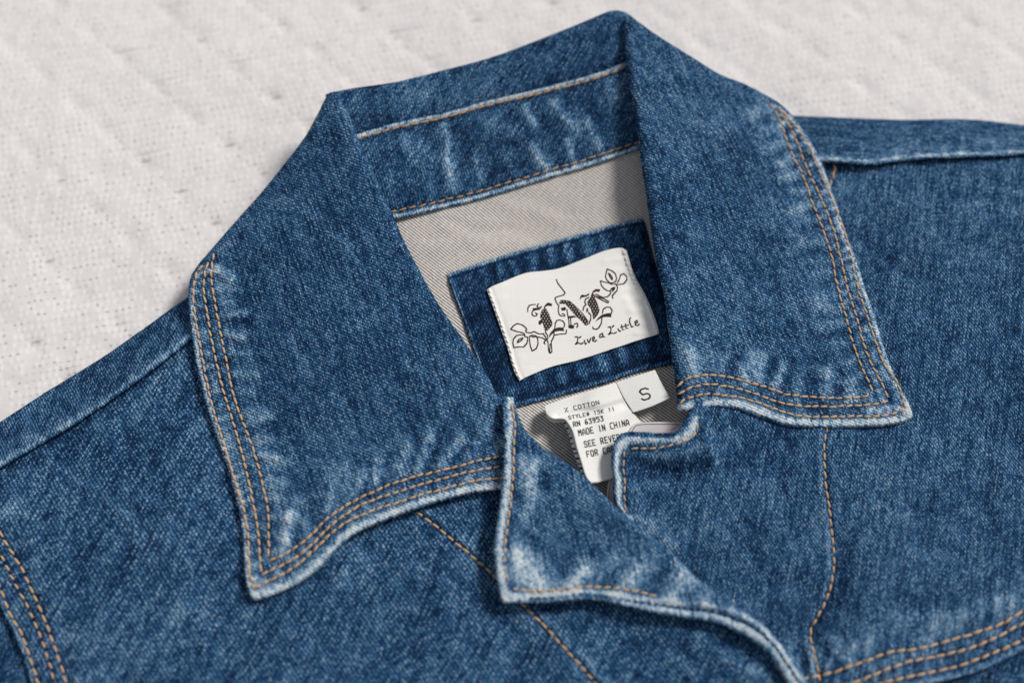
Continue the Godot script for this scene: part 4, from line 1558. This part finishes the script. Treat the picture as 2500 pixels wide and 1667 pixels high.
func build_collar() -> void:
	# left leaf
	var c := make_cloth("left_leaf", [821, 206, 33.5, 790, 240, 31, 865, 306, 33, 914, 421, 31, 995, 600, 27.5, 1060, 720, 25, 1140, 838, 21, 1232, 985, 16.4, 1240, 1100, 13.4, 1240, 1190, 12.2, 706, 379, 24, 650, 453, 20, 585, 528, 16, 500, 630, 13, 465, 720, 11.4, 490, 900, 11.2, 545, 1110, 11.2, 595, 1300, 11.6, 617, 1462, 12,
		724, 1424, 12.6, 815, 1345, 14.2, 892, 1287, 14.4, 1030, 1234, 13.2, 1152, 1201, 12.4, 760, 700, 22, 850, 950, 18.5, 700, 1150, 14, 1000, 1080, 16, 1060, 950, 19], 0.6)
	c.grain = deg_to_rad(-21)
	c.ripple = FastNoiseLite.new()
	c.ripple.seed = 41
	c.ripple.frequency = 0.0065
	c.ripple_by = 0.75
	var s := [
		[pts([818, 213, 831, 228, 842, 253, 865, 306, 880, 344, 914, 421, 953, 505, 995, 600, 1030, 665, 1060, 720, 1095, 774, 1140, 838, 1188, 911, 1213, 959, 1238, 1000, 1250, 1060, 1252, 1120, 1252, 1186])],
		[pts([472, 668, 463, 700, 462, 752, 468, 815, 481, 895, 506, 996, 543, 1107, 574, 1206, 589, 1280, 595, 1354, 597, 1403, 606, 1440, 618, 1464])],
		[pts([818, 213, 804, 216, 795, 228, 785, 250, 769, 287, 740, 333, 706, 379, 649, 453, 585, 528, 522, 603, 494, 637, 472, 668])],
		[pts([1252, 1186, 1226, 1192, 1152, 1201, 1091, 1216, 1030, 1234, 969, 1256, 892, 1287, 846, 1314, 815, 1345, 770, 1391, 724, 1424, 662, 1452, 618, 1464])],
	]
	lay_out(c, s, 0.27, 0.12, 19)
	var outer := dense(s[1][0])
	var low := dense(s[3][0])
	var r3 := dense(pts([496, 648, 482, 665, 473, 700, 474, 752, 487, 836, 512, 965, 549, 1095, 580, 1194, 601, 1274, 608, 1342, 609, 1395, 619, 1436]))
	var r2 := dense(pts([509, 640, 500, 668, 498, 710, 515, 823, 543, 947, 580, 1070, 611, 1194, 629, 1292, 634, 1350, 637, 1404]))
	var r1 := dense(pts([522, 618, 516, 655, 518, 700, 543, 836, 574, 978, 617, 1095, 648, 1212, 656, 1292, 655, 1369]))
	var b1 := dense(pts([656, 1369, 684, 1357, 724, 1335, 754, 1311, 800, 1265, 834, 1241, 877, 1216, 938, 1189, 999, 1167, 1060, 1152, 1122, 1137, 1183, 1121, 1232, 1113]))
	var b2 := dense(pts([638, 1404, 678, 1384, 724, 1360, 770, 1320, 815, 1277, 861, 1244, 907, 1222, 969, 1201, 1030, 1182, 1091, 1166, 1152, 1150, 1232, 1138]))
	var b3 := dense(pts([620, 1435, 662, 1415, 693, 1400, 730, 1376, 763, 1345, 806, 1305, 846, 1274, 907, 1247, 969, 1228, 1030, 1207, 1091, 1192, 1152, 1175, 1232, 1167]))
	for l in [r1, r2, b1, b2]: groove(c, l)
	for l in [r3, b3]: groove(c, l, -0.24, -0.3, 4.5)
	stroke(c, offset_line(outer, 7.0), 7.5, 0.04, 1.15)
	stroke(c, offset_line(low, -10.0), 12.0, 0.03, 1.45)
	puckers(c, offset_line(low, -1.0), 2, -19, 11, 4, -0.07, -0.42, 141)
	puckers(c, offset_line(outer, 1.0), -2, 12, 11, 4, -0.05, -0.36, 142)
	puckers(c, r3, 4, 22, 27, 8, 0.3, 0.62, 121)
	puckers(c, r2, 4, 22, 27, 7, 0.22, 0.34, 122)
	puckers(c, r1, 10, 62, 44, 15, 0.5, 0.7, 123, 0.2, 0.08)
	puckers(c, b3, 4, 22, 26, 8, 0.28, 0.65, 124)
	puckers(c, b2, 4, 22, 26, 9, 0.2, 0.2, 125)
	puckers(c, b1, 10, 85, 54, 15, 0.65, 0.6, 126, 0.7, 0.18)
	stroke(c, pts([652, 1180, 690, 1250, 690, 1330]), 18.0, 0.2, 0.24)
	stroke(c, pts([880, 1180, 960, 1140]), 16.0, 0.3, 0.22)
	stroke(c, pts([1180, 940, 1215, 1010]), 20.0, 0.2, 0.16)
	stroke(c, pts([1222, 990, 1226, 1130]), 12.0, -0.5, -0.15)
	stroke(c, pts([860, 1230, 900, 1170, 930, 1130]), 9.0, -0.5, -0.16)
	stroke(c, pts([630, 1420, 640, 1425]), 12.0, 0.2, 0.35)
	stroke(c, dense(s[0][0]), 20.0, 0.0, 0.05)
	creases(c, Vector2(640, 420), Vector2(420, 640), 8, 1.0, 406)
	var o := sew(c, s, ["fold", "edge", ["fold", "edge"], "edge"], cloth_material(bake(c)), "collar_leaf", jacket, 5.0)
	fray(c, o, outer, 200, 0.6, 1.2, 306)
	fray(c, o, low, 420, 0.8, 1.4, 307)
	var k := 200
	for l in [r1, r2, r3, b1, b2, b3]:
		k += 1
		stitch_row(c, o, l, 21, 0.9, 0.37, 0, k)

	# right leaf
	var d := make_cloth("right_leaf", [1512, 17, 37, 1528, 126, 36, 1546, 245, 34, 1561, 352, 31.5, 1580, 478, 28, 1608, 653, 24, 1634, 803, 21, 1650, 946, 18.6, 1658, 1002, 17.8, 1584, 71, 35, 1673, 129, 30, 1740, 172, 25, 1807, 201, 19.5, 1865, 232, 15.5, 1930, 290, 12.6, 1986, 357, 11.8, 2035, 473, 11.4, 2093, 638, 11.4, 2143, 793, 11.4, 2192, 928, 11.6, 2229, 1011, 12.2,
		2155, 1034, 12.2, 2032, 1039, 12.4, 1908, 1022, 14, 1810, 988, 16.8, 1735, 972, 19.4, 1690, 985, 18.6, 1750, 400, 23, 1800, 650, 18, 1950, 800, 13.4, 1730, 820, 19.5], 0.6)
	d.grain = deg_to_rad(-22)
	d.ripple = c.ripple
	d.ripple_by = 0.75
	var t := [
		[pts([1513, 27, 1518, 42, 1523, 75, 1528, 126, 1533, 170, 1546, 245, 1561, 352, 1580, 478, 1588, 536, 1608, 653, 1624, 723, 1634, 803, 1647, 899, 1653, 946, 1657, 1002])],
		[pts([1896, 250, 1923, 272, 1954, 308, 1986, 357, 2012, 411, 2035, 473, 2066, 567, 2093, 638, 2112, 700, 2143, 793, 2168, 873, 2192, 928, 2217, 978, 2231, 1014])],
		[pts([1513, 27, 1530, 32, 1550, 45, 1584, 71, 1673, 129, 1740, 172, 1807, 201, 1865, 232, 1896, 250])],
		[pts([1657, 1002, 1675, 1001, 1700, 996, 1752, 990, 1790, 993, 1829, 1003, 1880, 1022, 1931, 1036, 2007, 1041, 2084, 1040, 2160, 1036, 2205, 1028, 2231, 1014])],
	]
	lay_out(d, t, 0.28, 0.13, 20)
	var do := dense(t[1][0])
	var dl := dense(t[3][0])
	var q1 := dense(pts([1880, 252, 1895, 277, 1910, 312, 1932, 370, 1963, 437, 1986, 504, 2012, 567, 2030, 625, 2044, 700, 2065, 775, 2086, 850, 2096, 875, 2107, 901, 2124, 942, 2133, 966]))
	var q2 := dense(pts([1900, 262, 1923, 300, 1941, 335, 1972, 415, 1999, 473, 2026, 536, 2046, 603, 2068, 700, 2092, 780, 2112, 850, 2124, 883, 2142, 916, 2160, 952, 2170, 979]))
	var q3 := dense(pts([1912, 272, 1945, 312, 1974, 353, 1997, 411, 2028, 478, 2055, 549, 2073, 603, 2094, 700, 2120, 780, 2143, 850, 2157, 888, 2172, 909, 2190, 934, 2202, 967, 2211, 999]))
	var h1 := dense(pts([1653, 942, 1675, 926, 1701, 919, 1739, 915, 1777, 920, 1829, 933, 1880, 949, 1918, 962, 1969, 968, 2033, 971, 2084, 971, 2133, 966]))
	var h2 := dense(pts([1655, 962, 1686, 947, 1716, 939, 1752, 940, 1803, 949, 1854, 965, 1905, 983, 1943, 990, 2007, 993, 2071, 991, 2135, 986, 2170, 979]))
	var h3 := dense(pts([1658, 984, 1681, 971, 1727, 962, 1765, 965, 1816, 972, 1867, 989, 1905, 1004, 1956, 1016, 2033, 1017, 2096, 1016, 2147, 1016, 2186, 1008, 2211, 997]))
	for l in [q1, q2, h1, h2]: groove(d, l)
	for l in [q3, h3]: groove(d, l, -0.24, -0.3, 4.5)
	stroke(d, offset_line(do, -7.0), 7.5, 0.04, 1.15)
	stroke(d, offset_line(dl, 10.0), 12.0, 0.03, 1.45)
	puckers(d, offset_line(dl, 1.0), -2, 19, 11, 4, -0.07, -0.42, 143)
	puckers(d, offset_line(do, -1.0), 2, -12, 11, 4, -0.05, -0.36, 144)
	puckers(d, q3, -4, -22, 27, 8, 0.28, 0.70, 131)
	puckers(d, q2, -4, -22, 27, 8, 0.22, 0.56, 132)
	puckers(d, q1, -10, -66, 46, 16, 0.45, 0.6, 133, 0.1, 0.1)
	puckers(d, h3, 4, 20, 26, 9, 0.28, 0.34, 134)
	puckers(d, h2, 4, 20, 26, 9, 0.22, 0.31, 135)
	puckers(d, h1, 8, 62, 52, 19, 0.7, 0.75, 136, 0.0, 0.3)
	stroke(d, pts([1720, 880, 1725, 910]), 22.0, 0.4, 0.4)
	stroke(d, pts([2110, 1000, 2180, 994]), 11.0, 0.1, 0.4)
	stroke(d, pts([2215, 985, 2222, 1005]), 12.0, 0.2, 0.3)
	stroke(d, pts([1810, 895, 1818, 925]), 12.0, 0.4, 0.4)
	stroke(d, dense(pts([1640, 830, 1690, 840, 1760, 850])), 28.0, 0.0, 0.14)
	stroke(d, dense(pts([1850, 880, 1990, 890, 2050, 880])), 14.0, -0.4, -0.12)
	creases(d, Vector2(1640, 250), Vector2(260, 560), 8, 1.3, 407)
	var p := sew(d, t, ["fold", "edge", ["fold", "edge"], "edge"], cloth_material(bake(d)), "collar_leaf", jacket, 5.0)
	fray(d, p, do, 200, 0.6, 1.2, 308)
	fray(d, p, dl, 360, 0.8, 1.4, 309)
	for l in [q1, q2, q3, h1, h2, h3]:
		k += 1
		stitch_row(d, p, l, 21, 0.9, 0.37, 0, k)

	# outside of the stand, from the fold down to the blanket behind the neck
	var u := make_cloth("under", [500, 640, 9.5, 706, 390, 16.2, 821, 222, 21.4, 991, 196, 20.2, 1198, 140, 20.0, 1420, 56, 21.8, 1512, 29, 23.0, 1740, 184, 17.0, 1900, 262, 10.8, 560, 690, 1, 760, 430, 1, 860, 300, 1, 1210, 210, 1, 1520, 110, 1, 1720, 240, 1, 1880, 330, 1])
	var us := [
		[pts([505, 643, 594, 536, 711, 388, 798, 236]), pts([798, 236, 830, 220, 991, 194, 1198, 140, 1420, 55, 1512, 29]), pts([1512, 29, 1600, 94, 1740, 184, 1890, 260])],
		[pts([570, 700, 650, 590, 760, 430, 850, 310]), pts([850, 310, 990, 265, 1210, 212, 1420, 140, 1520, 115]), pts([1520, 115, 1600, 165, 1730, 250, 1870, 340])],
		[pts([505, 643, 570, 700])], [pts([1890, 260, 1870, 340])],
	]
	u.texel = 0.0003
	lay_out(u, us, 0.2, 0.1, 22)
	sew(u, us, ["drop", "drop", "drop", "drop"], cloth_material(bake(u)), "collar_back", jacket, 10.0)
